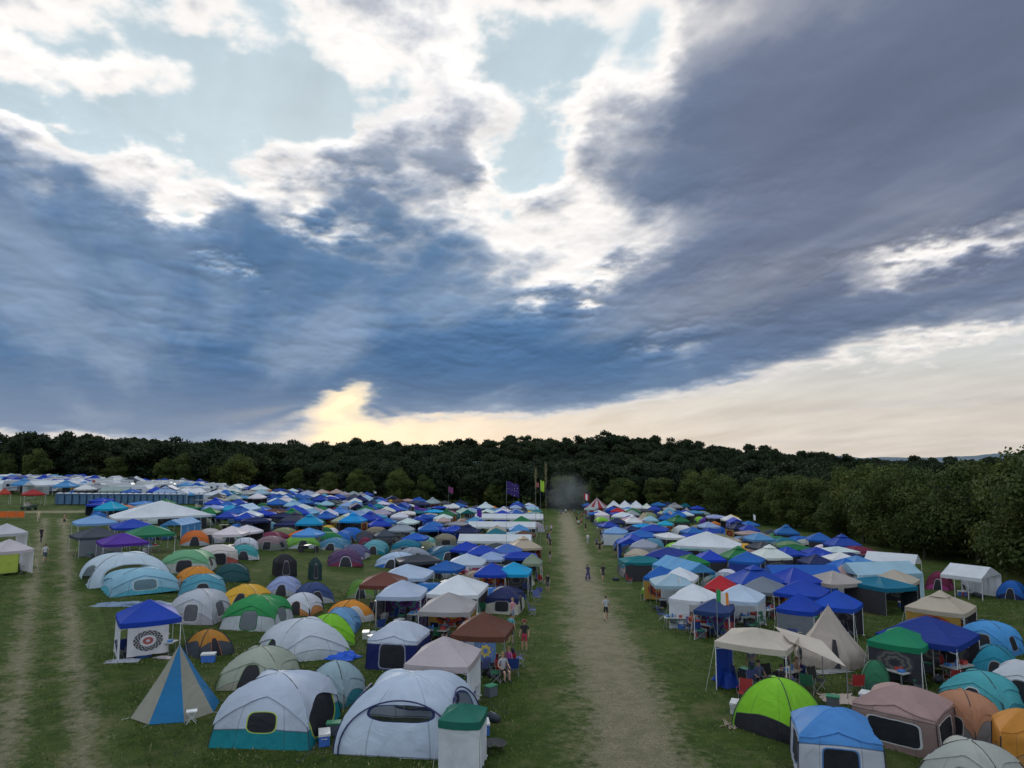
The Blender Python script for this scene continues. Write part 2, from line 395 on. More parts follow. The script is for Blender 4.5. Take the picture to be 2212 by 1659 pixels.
# standing grass blades, one mass
def blades():
    rs=np.random.RandomState(3); n=170000
    yy=22+43*rs.rand(n)**.8; xx=(rs.rand(n)*1.6-.8)*yy
    k=np.array([mnoise.noise(Vector((a*.35,b*.35,0))) for a,b in zip(xx[::1],yy[::1])])
    keep=(np.abs(xx-(2.7+yy*.0605))>2.6+rs.rand(n)*1.4)&(k+rs.rand(n)*.5>.05)
    A_=np.array(a1);B_=np.array(a3); dv=(B_-A_)/np.linalg.norm(B_-A_)
    dist=np.abs((xx-A_[0])*dv[1]-(yy-A_[1])*dv[0]); keep&=(np.abs(dist-1.2)>.7+.3*rs.rand(n))
    xx=xx[keep];yy=yy[keep]; m=len(xx)
    zz=np.array([Hgt(a,b) for a,b in zip(xx,yy)])
    h=.05+.09*rs.rand(m)**2; th=rs.rand(m)*6.28; w_=.012+.016*rs.rand(m); l=rs.randn(m,2)*.035
    v=np.empty((m,3,3)); v[:,0]=np.stack([xx-np.cos(th)*w_,yy-np.sin(th)*w_,zz],1); v[:,1]=np.stack([xx+np.cos(th)*w_,yy+np.sin(th)*w_,zz],1); v[:,2]=np.stack([xx+l[:,0],yy+l[:,1],zz+h],1)
    me=D.meshes.new("grass"); me.vertices.add(m*3); me.vertices.foreach_set('co',v.ravel()); me.loops.add(m*3); me.loops.foreach_set('vertex_index',np.arange(m*3,dtype=np.int32))
    me.polygons.add(m); me.polygons.foreach_set('loop_start',np.arange(0,m*3,3,dtype=np.int32)); me.update(calc_edges=True)
    mt,nt,b,out=newmat("grass_blades"); r=E(nt,nt.nodes.new('ShaderNodeNewGeometry').outputs['Random Per Island'])
    c=mixc(nt,r,(.045,.085,.015),(.12,.165,.035)); c=mixc(nt,r.gt(.86),c,(.28,.25,.13)); setc(nt,b,c); b.inputs['Roughness'].default_value=.8; b.inputs['Specular IOR Level'].default_value=.15
    me.materials.append(mt); put("grass",me)
blades()
# ------------------------------------------------------------ trees
def leaf_mat(name,c1,c2,c3):
    m,nt,b,out=newmat(name); ge=nt.nodes.new('ShaderNodeNewGeometry'); r=E(nt,ge.outputs['Random Per Island'])
    f,_=noise(nt,ge.outputs['Position'],.22,3); oi=E(nt,nt.nodes.new('ShaderNodeObjectInfo').outputs['Random'])
    c=mixc(nt,r,c1,c2); c=mixc(nt,f.ss(.4,.65)*.7,c,c3); c=mixc(nt,oi*.6,c,c1)
    setc(nt,b,c); b.inputs['Roughness'].default_value=.7; b.inputs['Specular IOR Level'].default_value=.2
    tr=nt.nodes.new('ShaderNodeBsdfTranslucent'); nt.links.new(c,tr.inputs[0])
    mx=nt.nodes.new('ShaderNodeMixShader'); mx.inputs[0].default_value=.25
    nt.links.new(b.outputs[0],mx.inputs[1]); nt.links.new(tr.outputs[0],mx.inputs[2]); nt.links.new(mx.outputs[0],out.inputs[0]); return m
m_bark=plain("bark",(.06,.05,.04),.9)
m_leafd=leaf_mat("forest_foliage",(.016,.029,.014),(.030,.050,.019),(.050,.068,.022))
m_leaf=leaf_mat("tree_foliage",(.036,.060,.016),(.10,.13,.03),(.15,.17,.04))
def tree_mesh(name,seed,Ht,Rr,nleaf,ls,mat,nl=18,low=.30):
    rs=np.random.RandomState(seed); mb=MB()
    mb.tube((0,0,-.3),(rs.randn()*.3,rs.randn()*.3,Ht*.55),Ht*.022,Ht*.012,7)
    lob=[]
    for i in range(nl):
        th=rs.rand()*6.28; ph=rs.uniform(-1.0,1.0); rr=math.sqrt(max(0,1-ph*ph))*rs.uniform(.45,.85)+(.25 if ph<-.6 else 0)
        cz=Ht*(.5+low/2)+ph*Ht*(.5-low/2)*.78
        lob.append((math.cos(th)*rr*Rr,math.sin(th)*rr*Rr,cz,Rr*rs.uniform(.24,.48)))
    lob.append((0,0,Ht*.62,Rr*.55)); lob.append((0,0,Ht*.35,Rr*.5))
    for l in lob[:8]: mb.tube((0,0,Ht*rs.uniform(.25,.45)),(l[0],l[1],l[2]),Ht*.009,Ht*.003,5)
    V=list(mb.v); Fc=list(mb.f); Mi=list(mb.m)
    w=np.array([l[3]**2 for l in lob]); w/=w.sum(); idx=rs.choice(len(lob),nleaf,p=w)
    L=np.array(lob)[idx]; n=rs.randn(nleaf,3); n/=np.linalg.norm(n,axis=1)[:,None]
    n[:,2]=np.where(rs.rand(nleaf)<.5,np.abs(n[:,2]),n[:,2])
    rad=L[:,3]*rs.uniform(.62,1.10,nleaf)*(1+.2*np.sin(n[:,0]*5+idx)*np.cos(n[:,1]*6+idx)); c=L[:,:3]+n*rad[:,None]*np.array([1,1,.85])
    c[:,2]=np.maximum(c[:,2],.2)
    nn=n+rs.randn(nleaf,3)*.6; nn/=np.linalg.norm(nn,axis=1)[:,None]
    t=np.cross(nn,rs.randn(nleaf,3)); t/=np.linalg.norm(t,axis=1)[:,None]; bt=np.cross(nn,t)
    s=(ls*rs.uniform(.5,1.3,nleaf))[:,None]
    q=np.stack([c-t*s*.5,c+bt*s*.35+nn*s*.1,c+t*s*.6,c-bt*s*.35-nn*s*.08],1).reshape(-1,3)
    o=len(V); V+= [tuple(p) for p in q]; Fc+=[(o+4*i,o+4*i+1,o+4*i+2,o+4*i+3) for i in range(nleaf)]; Mi+=[1]*nleaf
    me=D.meshes.new(name); me.from_pydata(V,[],Fc); me.materials.append(m_bark); me.materials.append(mat)
    me.polygons.foreach_set('material_index',Mi); me.update(); return me
far=[tree_mesh("forest_tree_mesh",s,14.5,4.6+.6*(s%4),4600,.75,m_leafd,16,.1) for s in range(7)]
mid=[tree_mesh("edge_tree_mesh",20+s,13,4.4+.35*s,13000,.40,m_leaf,26,.06) for s in range(6)]
forest=D.objects.new("forest",None); scene.collection.objects.link(forest)
edge=[(-330,150),(-230,185),(-150,212),(-80,216),(0,214),(46,204),(58,150),(57,112),(54,90),(50,70),(50,50),(56,30)]
def seg_pts(off,step):
    P=[Vector(p) for p in edge]; res=[]
    for i in range(len(P)-1):
        d=(P[i+1]-P[i]); L=d.length; d.normalize(); nrm=Vector((-d.y,d.x))
        for k in range(int(L/step)+1):
            q=P[i]+d*(k*step+random.uniform(-2.5,2.5))+nrm*(off+random.uniform(-2.5,2.5)); res.append(q)
    return res
def mind(q):
    P=[Vector(p) for p in edge]; m=1e9
    for i in range(len(P)-1):
        a=P[i]; d=P[i+1]-a; t=max(0,min(1,(q-a).dot(d)/d.dot(d))); m=min(m,(q-a-d*t).length)
    return m
def leafy(q,sc):
    sc*=1+.32*mnoise.noise(Vector((q.x*.022,q.y*.022,4.2)))
    w=sc*random.uniform(.9,1.25)
    put("tree",random.choice(far),(q.x,q.y,Hgt(q.x,q.y)-.3),random.uniform(0,6.28),(w,w,sc),parent=forest)
for r_,off in enumerate((9,17,25,34,44,56,70)):
    for q in seg_pts(off,7.5):
        if mind(q)<off-4: continue
        right=q.x>48 and q.y<205
        leafy(q,random.uniform(.70,1.02)*(.86 if right else 1.0))
for yy in range(290,470,11):
    for xx in range(-330,330,11):
        q=Vector((xx+random.uniform(-4,4),yy+random.uniform(-4,4))); leafy(q,random.uniform(.72,1.05))
for q in seg_pts(2.5,7.5):
    right=q.x>45
    me=random.choice(mid); sc=random.uniform(.68,1.06)*(1.0 if right else .8)
    if not right and random.random()<.3: continue
    w=sc*random.uniform(.9,1.2)
    put("deciduous_tree",me,(q.x,q.y,Hgt(q.x,q.y)-.2),random.uniform(0,6.28),(w,w,sc))
m_ridge,nt,b,out=newmat("hazy_woodland"); f,_=noise(nt,geopos(nt),.02,6,.7); setc(nt,b,mixc(nt,f,(.10,.15,.19),(.14,.20,.25))); b.inputs['Roughness'].default_value=1  # aerial haze painted in as a bluish base colour
mb=MB()
def ridge(y0,amp,base):
    def fn(u,v):
        x=-3200+6400*u; h=base+amp*(mnoise.noise(Vector((x*.0013,y0*.01,0)))+.35*mnoise.noise(Vector((x*.006,y0,3)))+.08*mnoise.noise(Vector((x*.04,y0,3))))
        return (x,y0+ (1-v)*-500,-40+(h+40)*math.sin(v*math.pi/2))
    mb.grid(fn,300,6,0)
ridge(2500,22,6); ridge(3600,30,22)
put("distant_hills",mb.mesh("distant_hills",[m_ridge]))
# ------------------------------------------------------------ tents
m_pole=plain("tent_pole_steel",(.35,.36,.38),.4,.6); m_polew=plain("white_pole",(.7,.7,.7),.5); m_dark=plain("dark_cloth",(.03,.03,.035),.9)
def dome(mb,w,d,h,mat=0,n=1.75,prof=None,K=12,S=10,bulge=.09,fly=None,poles=None,fv=(.42,.20),seed=0.0):
    def pr(t):
        if prof:
            x=t*(len(prof)-1); i=min(int(x),len(prof)-2); fr=x-i
            return prof[i][0]+(prof[i+1][0]-prof[i][0])*fr, prof[i][1]+(prof[i+1][1]-prof[i][1])*fr
        p=t*math.pi/2*.995; return math.cos(p)**(2/n), math.sin(p)**(2/n)
    def pt(s,v,k,o=1.0,dz=0):
        c,s_=[(1,0),(0,1),(-1,0),(0,-1)][k]
        r,z=pr(v); r*=o; rr=r*(1-bulge*(1-s*s)*math.sin(math.pi*min(1,v)))
        x,y=s*r,-rr
        wob=(.012*mnoise.noise(Vector((s*3+k*7+seed,v*5,seed)))+.010*mnoise.noise(Vector((s*8+k*7+seed,v*9,seed))))if abs(s)<.99 and v<.97 else 0
        zz=z*h*(o*.3+.7)+(0.045*h*abs(s)**3*math.sin(math.pi*v))+dz
        return ((c*x-s_*y*(1+wob*2))*w/2,(s_*x+c*y*(1+wob*2))*d/2,zz+wob*h)
    for k in range(4):
        mb.grid(lambda u,v:pt(2*u-1,v,k),S,K,mat,lambda u,v:((2*u-1)*pr(v)[0],pr(v)[1]),lambda u,v:(2*u-1,k))
        if fly is not None:
            def ff(u,v):
                s=2*u-1; v0=fv[0]-fv[1]*s*s+(.12*(1-abs(s)) if k==0 else 0); return pt(s,v0+(1-v0)*v,k,1.035,.02)
            mb.grid(ff,S,max(4,K//2),fly,lambda u,v:(.5,.9),lambda u,v:(.3,2))
        if poles is not None:
            prev=None
            for i in range(15):
                q=Vector(pt(1,i/14*.97,k,1.01,.0 if fly is None else .03))
                if prev is not None: mb.tube(prev,q,.016,.016,4,poles)
                prev=q
CAB=[(1,0),(.985,.2),(.965,.42),(.95,.60),(.90,.665),(.66,.79),(.42,.895),(.2,.97),(.02,1)]
CAB2=[(1,0),(.955,.2),(.90,.40),(.83,.57),(.72,.72),(.56,.845),(.36,.935),(.17,.985),(.02,1)]
def legs(mb,w,d,eave,mat,r=.022,truss=True):
    for a in (-1,1):
        for b_ in (-1,1):
            mb.tube((a*w/2,b_*d/2,0),(a*w/2,b_*d/2,eave),r,r,5,mat); mb.box((a*w/2,b_*d/2,.015),(.12,.12,.03),mat)
    if truss:
        for a in (-1,1):
            for q in range(2):
                x0=-w/2+q*w/2; mb.tube((x0,a*d/2,eave-.35),(x0+w/2,a*d/2,eave-.05),.012,.012,4,mat); mb.tube((x0,a*d/2,eave-.05),(x0+w/2,a*d/2,eave-.35),.012,.012,4,mat)
                y0=-d/2+q*d/2; mb.tube((a*w/2,y0,eave-.35),(a*w/2,y0+d/2,eave-.05),.012,.012,4,mat); mb.tube((a*w/2,y0,eave-.05),(a*w/2,y0+d/2,eave-.35),.012,.012,4,mat)
def canopy(mb,w,d,eave,peak,mt=0,mp=1,vent=False,val=.26,sag=.1,leg=True,S=8,K=6):
    for k in range(4):
        c,s_=[(1,0),(0,1),(-1,0),(0,-1)][k]
        def fn(u,v):
            s=2*u-1; r=1-v*.985; x,y=s*r,-r
            z=eave+(peak-eave)*(v**.92)-sag*math.sin(math.pi*v)*(1-s*s)-.05*(1-s*s)*(1-v)
            return ((c*x-s_*y)*(w/2+.04),(s_*x+c*y)*(d/2+.04),z)
        mb.grid(fn,S,K,mt,lambda u,v:(u,v*.8+.2))
        def fv(u,v):
            s=2*u-1; x,y=s,-1-.012*math.sin(u*25)*(1-v)
            return ((c*x-s_*y)*(w/2+.04),(s_*x+c*y)*(d/2+.04),eave-.05*(1-s*s)-val*(1-v))
        mb.grid(fv,S,1,mt,lambda u,v:(u,v*.1))
        if vent:
            def f2(u,v):
                s=2*u-1; r=.32*(1-v*.97); x,y=s*r,-r; return ((c*x-s_*y)*w/2,(s_*x+c*y)*d/2,peak-.22+.36*v)
            mb.grid(f2,4,3,mt)
    if leg: legs(mb,w,d,eave,mp)
def gable(mb,w,d,eave,peak,mt=0,mp=1,walls=()):
    for a in (-1,1):
        mb.grid(lambda u,v:(a*w/2*(1-v)*1.02,(u-.5)*d,eave+(peak-eave)*v-.06*math.sin(v*math.pi)*(1+math.cos(u*6.28*4))*.5),16,5,mt)
        mb.grid(lambda u,v:(a*w/2*1.02,(u-.5)*d,eave-.3*(1-v)-.04*abs(math.sin(u*12.6))*(1-v)),16,1,mt)
        mb.quad([(-w/2,a*d/2,eave),(w/2,a*d/2,eave),(0,a*d/2,peak)],mt,[(0,0),(1,0),(.5,1)])
        for i in range(4):
            y=-d/2+i*d/3; mb.tube((a*w/2,y,0),(a*w/2,y,eave),.03,.03,5,mp)
    for wl in walls:
        if wl=='L': mb.grid(lambda u,v:(-w/2+.03*math.sin(u*40),(u-.5)*d,eave*v),24,1,mt)
        if wl=='R': mb.grid(lambda u,v:(w/2+.03*math.sin(u*40),(u-.5)*d,eave*v),24,1,mt)
        if wl=='B': mb.grid(lambda u,v:((u-.5)*w,d/2+.03*math.sin(u*40),eave*v),24,1,mt)
        if wl=='F': mb.grid(lambda u,v:((u-.5)*w,-d/2+.03*math.sin(u*40),eave*v),24,1,mt)
def tunnel(mb,L,w,h,mt=0,md=1,hoops=3,N=14):
    def sc(u): 
        e=min(1,math.sin(math.pi*min(max(u,.02),.98))**.38); return e*(1-.05*abs(math.sin(u*hoops*math.pi)))
    def fn(u,v):
        t=v*math.pi; k=sc(u); return ((u-.5)*L,-math.cos(t)*w/2*(.75+.25*k)*(k**.5),max(0,math.sin(t))**.85*h*k)
    mb.grid(fn,18,N,mt,lambda u,v:(2*v-1,math.sin(v*math.pi)),lambda u,v:(.3,2))
    mb.grid(lambda u,v:((u-.5)*w*.55*(1-.5*v),-w/2*(1-.42*v*v)*.99-.03,h*.72*v),4,5,md)
def lathe(mb,prof,N,mat,panels=None,scal=.0):
    M=6
    for k in range(N):
        a0=2*math.pi*k/N; a1=2*math.pi*(k+1)/N
        def fn(u,v):
            x=v*(len(prof)-1); i=min(int(x),len(prof)-2); fr=x-i
            r=prof[i][0]+(prof[i+1][0]-prof[i][0])*fr; z=prof[i][1]+(prof[i+1][1]-prof[i][1])*fr
            p0=Vector((math.cos(a0),math.sin(a0)));p1=Vector((math.cos(a1),math.sin(a1))); p=p0.lerp(p1,u)*(1-scal*math.sin(math.pi*u)*math.sin(math.pi*v)); return (p.x*r,p.y*r,z)
        mb.grid(fn,M,(len(prof)-1)*3,panels[k%len(panels)] if panels else mat)
def wall(mb,w,d,z0,z1,side,mat,u0=0,u1=1,off=.03):
    c,s_=[(1,0),(0,1),(-1,0),(0,-1)][side]; hw,hd=(w/2,d/2)
    def fn(u,v):
        uu=u0+(u1-u0)*u; x=2*uu-1; y=-1
        X=(c*x-s_*y)*hw; Y=(s_*x+c*y)*hd; o=off+.04*math.sin(u*17)*(1-v)
        return (X+ (s_*1)*o*(1), Y-c*o, z0+(z1-z0)*v-.05*math.sin(u*math.pi)*(v))
    mb.grid(fn,16,4,mat)
OCC=[]
def base(px,yb,wpx,dr=1.0,w=None):
    p,t=G(px,yb); w=w or wpx*t/F; d=w*dr
    v=Vector((p.x,p.y)).normalized(); q=Vector((p.x,p.y))+v*d/2
    OCC.append((q.x,q.y,max(w,d)/2)); return (q.x,q.y,Hgt(q.x,q.y)),w,d,math.atan2(-p.x,p.y)
W_=(.76,.78,.82); GY=(.36,.38,.41); LG=(.52,.55,.58); NV=(.012,.022,.10); RB=(.012,.060,.44); BL=(.015,.13,.48); SKY=(.09,.30,.60); CY=(.01,.36,.66)
TEAL=(.008,.19,.24); LT=(.20,.44,.48); GN=(.015,.18,.06); LIME=(.24,.58,.03); OR=(.68,.19,.02); YE=(.76,.47,.04); RED=(.5,.02,.03); BRN=(.15,.055,.035); TAN=(.48,.40,.31); BE=(.62,.54,.45)
TAUPE=(.33,.22,.19); OLV=(.22,.26,.15); PUR=(.10,.03,.33); DG=(.06,.07,.09); MAR=(.18,.02,.06); BK=(.02,.02,.025); DT=(.01,.07,.08)
def guys(mb,w,d,h,mat=1):
    for a,b_ in ((1,1),(-1,-1),(1,-1),(-1,1)):
        e=(a*w*.72,b_*d*.72,0); mb.tube((a*w*.40,b_*d*.40,h*.55),e,.007,.007,3,mat); mb.tube(e,(e[0]*.99,e[1]*.99,.12),.015,.01,4,mat)
def Tdome(name,px,yb,wpx,h,top,low,rot=0,dr=.95,n=1.75,S=22,fly=True,**k):
    loc,w,d,fa=base(px,yb,wpx,dr); mb=MB(); dome(mb,w,d,h,0,n=n,K=14,S=S,fly=2 if fly else None,poles=1,fv=(random.uniform(.34,.5),random.uniform(.1,.25)),seed=random.random()*9)
    guys(mb,w,d,h)
    put(name,mb.mesh(name,[tent_mat(name+"_fabric",top,low,**k),m_dark,cloth("rain_fly",top,.2)]),loc,fa+R(rot))
def Tcab(name,px,yb,wpx,h,top,low,rot=0,dr=.9,fly=True,prof=CAB,**k):
    k.setdefault('taper',.15)
    loc,w,d,fa=base(px,yb,wpx,dr); mb=MB(); dome(mb,w,d,h,0,prof=prof,K=16,S=22,bulge=.035,fly=2 if fly else None,poles=1 if prof is CAB2 else None,fv=(.47,.04) if prof is CAB else (.42,.22),seed=random.random()*9)
    if prof is CAB:
        for a in (-1,1):
            for b_ in (-1,1): mb.tube((a*w*.505,b_*d*.505,0),(a*w*.482,b_*d*.482,h*.62),.022,.022,5,1)
    guys(mb,w,d,h)
    put(name,mb.mesh(name,[tent_mat(name+"_fabric",top,low,**k),m_dark,cloth("rain_fly",top,.2)]),loc,fa+R(rot))
def Tcan(px,yb,wpx,c,rot=0,eave=2.0,peak=2.85,walls=(),dr=1,vent=False,name="pop_up_canopy",polew=True,w=None,clut=True,stripe=None,sag=.1):
    loc,w,d,fa=base(px,yb,wpx,dr,w); mb=MB(); canopy(mb,w,d,eave,peak,0,1,vent,sag=sag)
    mats=[cloth("canopy_cloth",c,.22,stripe),m_polew if polew else m_pole]
    for (side,mt,z0,z1,u0,u1) in walls:
        if mt not in mats: mats.append(mt)
        wall(mb,w,d,z0,z1,side,mats.index(mt),u0,u1)
    for a,b_ in ((1,-1),(-1,-1)): mb.tube((a*w*.5,b_*d*.5,eave),(a*w*.62,b_*d*.68,0),.006,.006,3,1)
    o=put(name,mb.mesh(name,mats),loc,fa+R(rot))
    if clut: CL.append((loc,w,fa+R(rot)))
    return o
CL=[]
wwall=cloth("white_wall_cloth",W_,.3)
def W(side,mt=wwall,z0=0,z1=1.95,u0=0,u1=1): return (side,mt,z0,z1,u0,u1)
man1=mandala("tapestry_ring",(.68,.66,.68),(.03,.03,.04),(.45,.12,.12),5,ring=True)
man2=mandala("tapestry_sun",(.65,.5,.10),(.1,.2,.5),(.12,.22,.4),4)
man3=mandala("tapestry_blue_white",(.55,.58,.62),(.06,.10,.3),(.38,.42,.5),7)
man4=mandala("tapestry_dark",(.07,.07,.08),(.16,.155,.14),(.045,.045,.055),8)
man5=mandala("tapestry_red",(.38,.06,.03),(.05,.03,.03),(.4,.24,.05),5)
man6=mandala("tapestry_purple",(.14,.04,.22),(.08,.22,.2),(.06,.03,.09),6)
# --- foreground, west block
loc,w,d,fa=base(888,1640,285,.85); mb=MB(); dome(mb,w,d,2.35,0,n=2.05,K=22,S=32,bulge=.04)
def arc(mb,w,d,h,k,mat,a=1.0):
    pts=[]
    for i in range(25):
        t=math.pi*i/24; pts.append((math.cos(t)*w/2*.93,0,max(0,math.sin(t))**.8*h*.76))
    c,s_=[(1,0),(0,1),(-1,0),(0,-1)][k]
    for i in range(24):
        p,q=pts[i],pts[i+1]
        def tr(p):
            z=p[2]/h; y=-(1-z**2.1*.52)-.03; x=p[0]/(w/2)
            return ((c*x-s_*y)*w/2,(s_*x+c*y)*d/2,p[2])
        mb.tube(tr(p),tr(q),.03,.03,5,mat)
for k in (0,1,3): arc(mb,w,d,2.35,k,1)
guys(mb,w,d,2.35)
put("screen_shelter",mb.mesh("screen_shelter",[tent_mat("shelter_cloth",(.54,.62,.74),(.48,.56,.68),trim=(.02,.03,.12),split=.02,fk=0,front=(.56,.10,.58),side=(.62,.26,.40),p=2.6,opening=.75,win=(.05,.06,.08),taper=.2),plain("navy_binding",(.015,.02,.09))]),loc,fa+R(-14))
Tcan(1000,1668,88,(.02,.17,.12),rot=-12,eave=1.65,peak=2.0,walls=(W(0,z1=1.5),W(1,z1=1.5),W(3,z1=1.5)),clut=False,name="utility_tent")
Tcab("cabin_tent",600,1618,225,2.15,(.52,.58,.69),(.01,.24,.28),rot=-22,dr=.95,split=.30,fk=.04,front=(.30,.15,.40),side=(.72,.30,.36),trim=(.45,.58,.1),p=3.5,prof=CAB2)
Tdome("dome_tent",722,1528,105,1.6,(.33,.45,.5),(.03,.2,.26),rot=-30,split=.3,fk=.25,front=(.4,.35,.3),trim=LG,pole=(.4,.42,.45))
loc,w,d,fa=base(380,1562,172,1); mb=MB(); lathe(mb,[(w*.54,0),(w*.25,1.35),(.03,2.6)],8,0,panels=[0,1],scal=.05); mb.tube((0,0,0),(0,0,2.7),.03,.03,6,2)
for k in range(8): mb.tube((math.cos(k*.785)*w*.54,math.sin(k*.785)*w*.54,0.02),(math.cos(k*.785)*w*.64,math.sin(k*.785)*w*.64,0),.01,.01,3,2)
put("pyramid_tent",mb.mesh("pyramid_tent",[cloth("tan_cloth",(.34,.33,.27)),cloth("blue_cloth",(.015,.18,.40)),m_pole]),loc,fa+R(10))
Tdome("dome_tent",560,1493,142,1.55,(.38,.42,.34),(.33,.32,.26),rot=-20,split=.3,fk=.3,front=(.4,.34,.3),trim=(.25,.3,.18),pole=(.22,.3,.16))
Tdome("dome_tent",655,1430,165,1.9,(.55,.60,.66),(.42,.48,.5),rot=15,split=.3,fk=.25,front=None,side=(.4,.3,.3),trim=LIME,pole=LIME)
Tdome("dome_tent",712,1398,90,1.7,LIME,(.2,.4,.1),rot=15,split=.3,front=None)
Tcab("cabin_tent",862,1450,118,2.2,(.55,.60,.70),(.012,.02,.13),rot=-18,split=.60,fk=.03,front=(.5,.26,.34),trim=(.3,.32,.45),p=6)
Tcan(958,1545,140,(.52,.45,.46),rot=-14,walls=(W(1),W(0,man4,.3,1.8,0,.6)))
Tcan(1043,1462,118,BRN,rot=-12,walls=(W(0,man3,.75,1.9,0,.45),W(0,man2,.75,1.9,.46,.85),W(3,man6)),polew=False)
Tcan(968,1392,112,(.42,.39,.39),rot=-10,walls=(W(3,man6,.2,1.9),W(2,man5,.2,1.9)))
Tcan(990,1345,112,W_,rot=-12,peak=3.0,walls=(W(2,man4),),dr=1.2)
Tcan(878,1300,100,(.46,.56,.72),rot=-14); Tcan(868,1352,96,(.48,.55,.70),rot=-10,walls=(W(2,man6),W(3,man4)))
Tcan(1110,1288,72,CY,rot=-8,walls=(W(2,man4),)); Tcan(1062,1290,68,RB,rot=-8,walls=(W(2,man5),)); Tcan(1008,1262,78,(.52,.60,.72),rot=-8)
Tcan(316,1424,118,RB,rot=6,walls=(W(0,man1,.25,1.75,.12,.80),W(3)))
Tdome("dome_tent",450,1420,80,1.3,(.5,.22,.03),DG,rot=25,split=.6,fk=.2,front=(.3,.4,.3),trim=OR,pole=DG,fly=False)
Tcab("cabin_tent",430,1350,105,2.0,(.50,.52,.57),(.38,.36,.40),rot=-25,split=.4,front=(.3,.26,.36),side=(.4,.22,.38),trim=(.6,.6,.6),win=(.12,.12,.14),prof=CAB2)
Tcab("cabin_tent",556,1364,125,1.95,(.03,.27,.08),(.48,.52,.55),rot=-22,split=.5,fk=.1,front=(.3,.28,.34),side=(.35,.2,.4),trim=GN,win=(.16,.18,.2),prof=CAB2)
Tdome("dome_tent",757,1347,86,1.35,(.7,.27,.03),(.6,.6,.6),rot=20,split=.25,fk=-.1,front=(.5,.42,.3),trim=(.7,.7,.7),win=(.5,.5,.5),fly=False,pole=(.6,.2,.02))
Tdome("dome_tent",735,1368,80,1.4,(.16,.34,.58),(.05,.15,.3),rot=-10,split=.3,front=None)
Tdome("dome_tent",650,1330,74,1.4,(.62,.64,.7),(.5,.22,.08),rot=-25,front=(.4,.35,.3),trim=OR,pole=NV)
Tdome("dome_tent",678,1305,72,1.5,(.04,.07,.2),GY,rot=15,pole=(.1,.15,.3)); Tdome("dome_tent",612,1288,70,1.4,(.3,.36,.6),GY,rot=-10)
Tdome("dome_tent",530,1314,92,1.5,(.74,.42,.04),(.3,.26,.18),rot=-20,split=.2,front=(.35,.35,.3))
Tdome("dome_tent",437,1288,98,1.4,(.08,.30,.4),(.3,.42,.5),rot=0); Tdome("dome_tent",425,1270,80,1.5,(.68,.26,.03),(.45,.4,.4),rot=10)
Tdome("dome_tent",500,1258,76,1.4,DT,DT,rot=0,front=None)
Tdome("screen_shelter",268,1268,160,2.3,(.56,.66,.74),(.5,.62,.70),rot=10,n=2.1,split=.02,front=(.7,.36,.3),side=(.6,.3,.3),trim=(.4,.5,.55),opening=.8,p=2.4,fly=False,taper=.2)
Tcab("dome_tent",300,1287,140,1.7,(.26,.48,.60),(.08,.36,.46),rot=12,split=.3,front=(.35,.22,.4),trim=(.5,.6,.6),win=(.12,.2,.24),prof=CAB2)
Tcan(262,1222,88,PUR,rot=10); Tcab("cabin_tent",405,1240,108,1.9,(.15,.38,.2),(.42,.46,.42),rot=-10,split=.5,fk=.1,front=(.3,.28,.34),side=(.3,.2,.4),prof=CAB2)
Tcan(322,1195,88,(.02,.2,.09),rot=8); Tcan(205,1205,84,DG,rot=14,walls=(W(0,cloth("grey_wall",(.2,.21,.24)),.2,1.8),)); Tcan(203,1168,76,(.22,.40,.68),rot=10); Tcan(285,1178,80,RB,rot=8)
Tcan(345,1152,190,W_,rot=10,eave=2.2,peak=4.2,dr=.5,name="party_tent",clut=True,sag=.35)
Tcab("cabin_tent",470,1220,78,1.8,(.6,.55,.52),(.4,.1,.08),rot=5,split=.45); Tdome("dome_tent",525,1210,66,1.5,(.05,.3,.32),LG,rot=0,pole=W_)
Tdome("dome_tent",420,1180,60,1.7,(.6,.15,.03),GY); Tdome("dome_tent",452,1174,60,1.7,(.55,.5,.5),GY); Tdome("dome_tent",497,1172,60,1.7,(.07,.24,.17),GY); Tdome("dome_tent",530,1166,70,1.7,(.03,.13,.3),GY)
for px,yb,ww,c in ((614,1247,46,BK),(680,1254,26,(.02,.05,.05))):
    loc,w,d,fa=base(px,yb,ww,1); mb=MB(); dome(mb,w,d,2.1,0,prof=CAB,K=12,S=8); put("privacy_tent",mb.mesh("privacy_tent",[tent_mat("privacy_cloth",c,c,front=(.4,.3,.4),win=(.04,.04,.05))]),loc,fa+R(10))
for a in [(588,1178,64,1.6,MAR,GY),(652,1186,72,1.6,(.17,.42,.06),LG),(745,1225,76,1.7,(.10,.05,.13),MAR),(765,1208,60,1.6,(.12,.11,.24),GY),(810,1198,56,1.7,(.12,.38,.44),TEAL),(858,1230,76,1.7,(.46,.58,.74),BL),
          (965,1211,90,1.6,(.02,.12,.22),TEAL),(893,1212,60,1.5,(.3,.33,.4),RED),(780,1294,64,1.4,(.12,.26,.04),OLV),(1002,1238,66,1.6,(.6,.5,.55),(.5,.1,.2)),(935,1250,60,1.5,(.6,.62,.7),GY),(722,1190,64,1.5,(.08,.24,.38),GY)]:
    Tdome("dome_tent",*a,rot=random.uniform(-30,30),S=14,trim=LG,pole=[q*.7 for q in a[4]])
def Tgab(px,yb,wpx,L,c,rot=90,walls=(),eave=2.1,peak=2.9,Wd=None,name="frame_canopy"):
    loc,w,d,fa=base(px,yb,wpx,.4); Wd=Wd or 3.2
    mb=MB(); gable(mb,Wd,w,eave,peak,0,1,walls); put(name,mb.mesh(name,[cloth("canopy_cloth",c,.3),m_polew]),loc,fa+R(rot)); CL.append((loc,w*.6,fa))
Tgab(1070,1203,160,0,W_,rot=84); Tgab(1085,1165,150,0,W_,rot=84); Tgab(1100,1143,150,0,W_,rot=84)
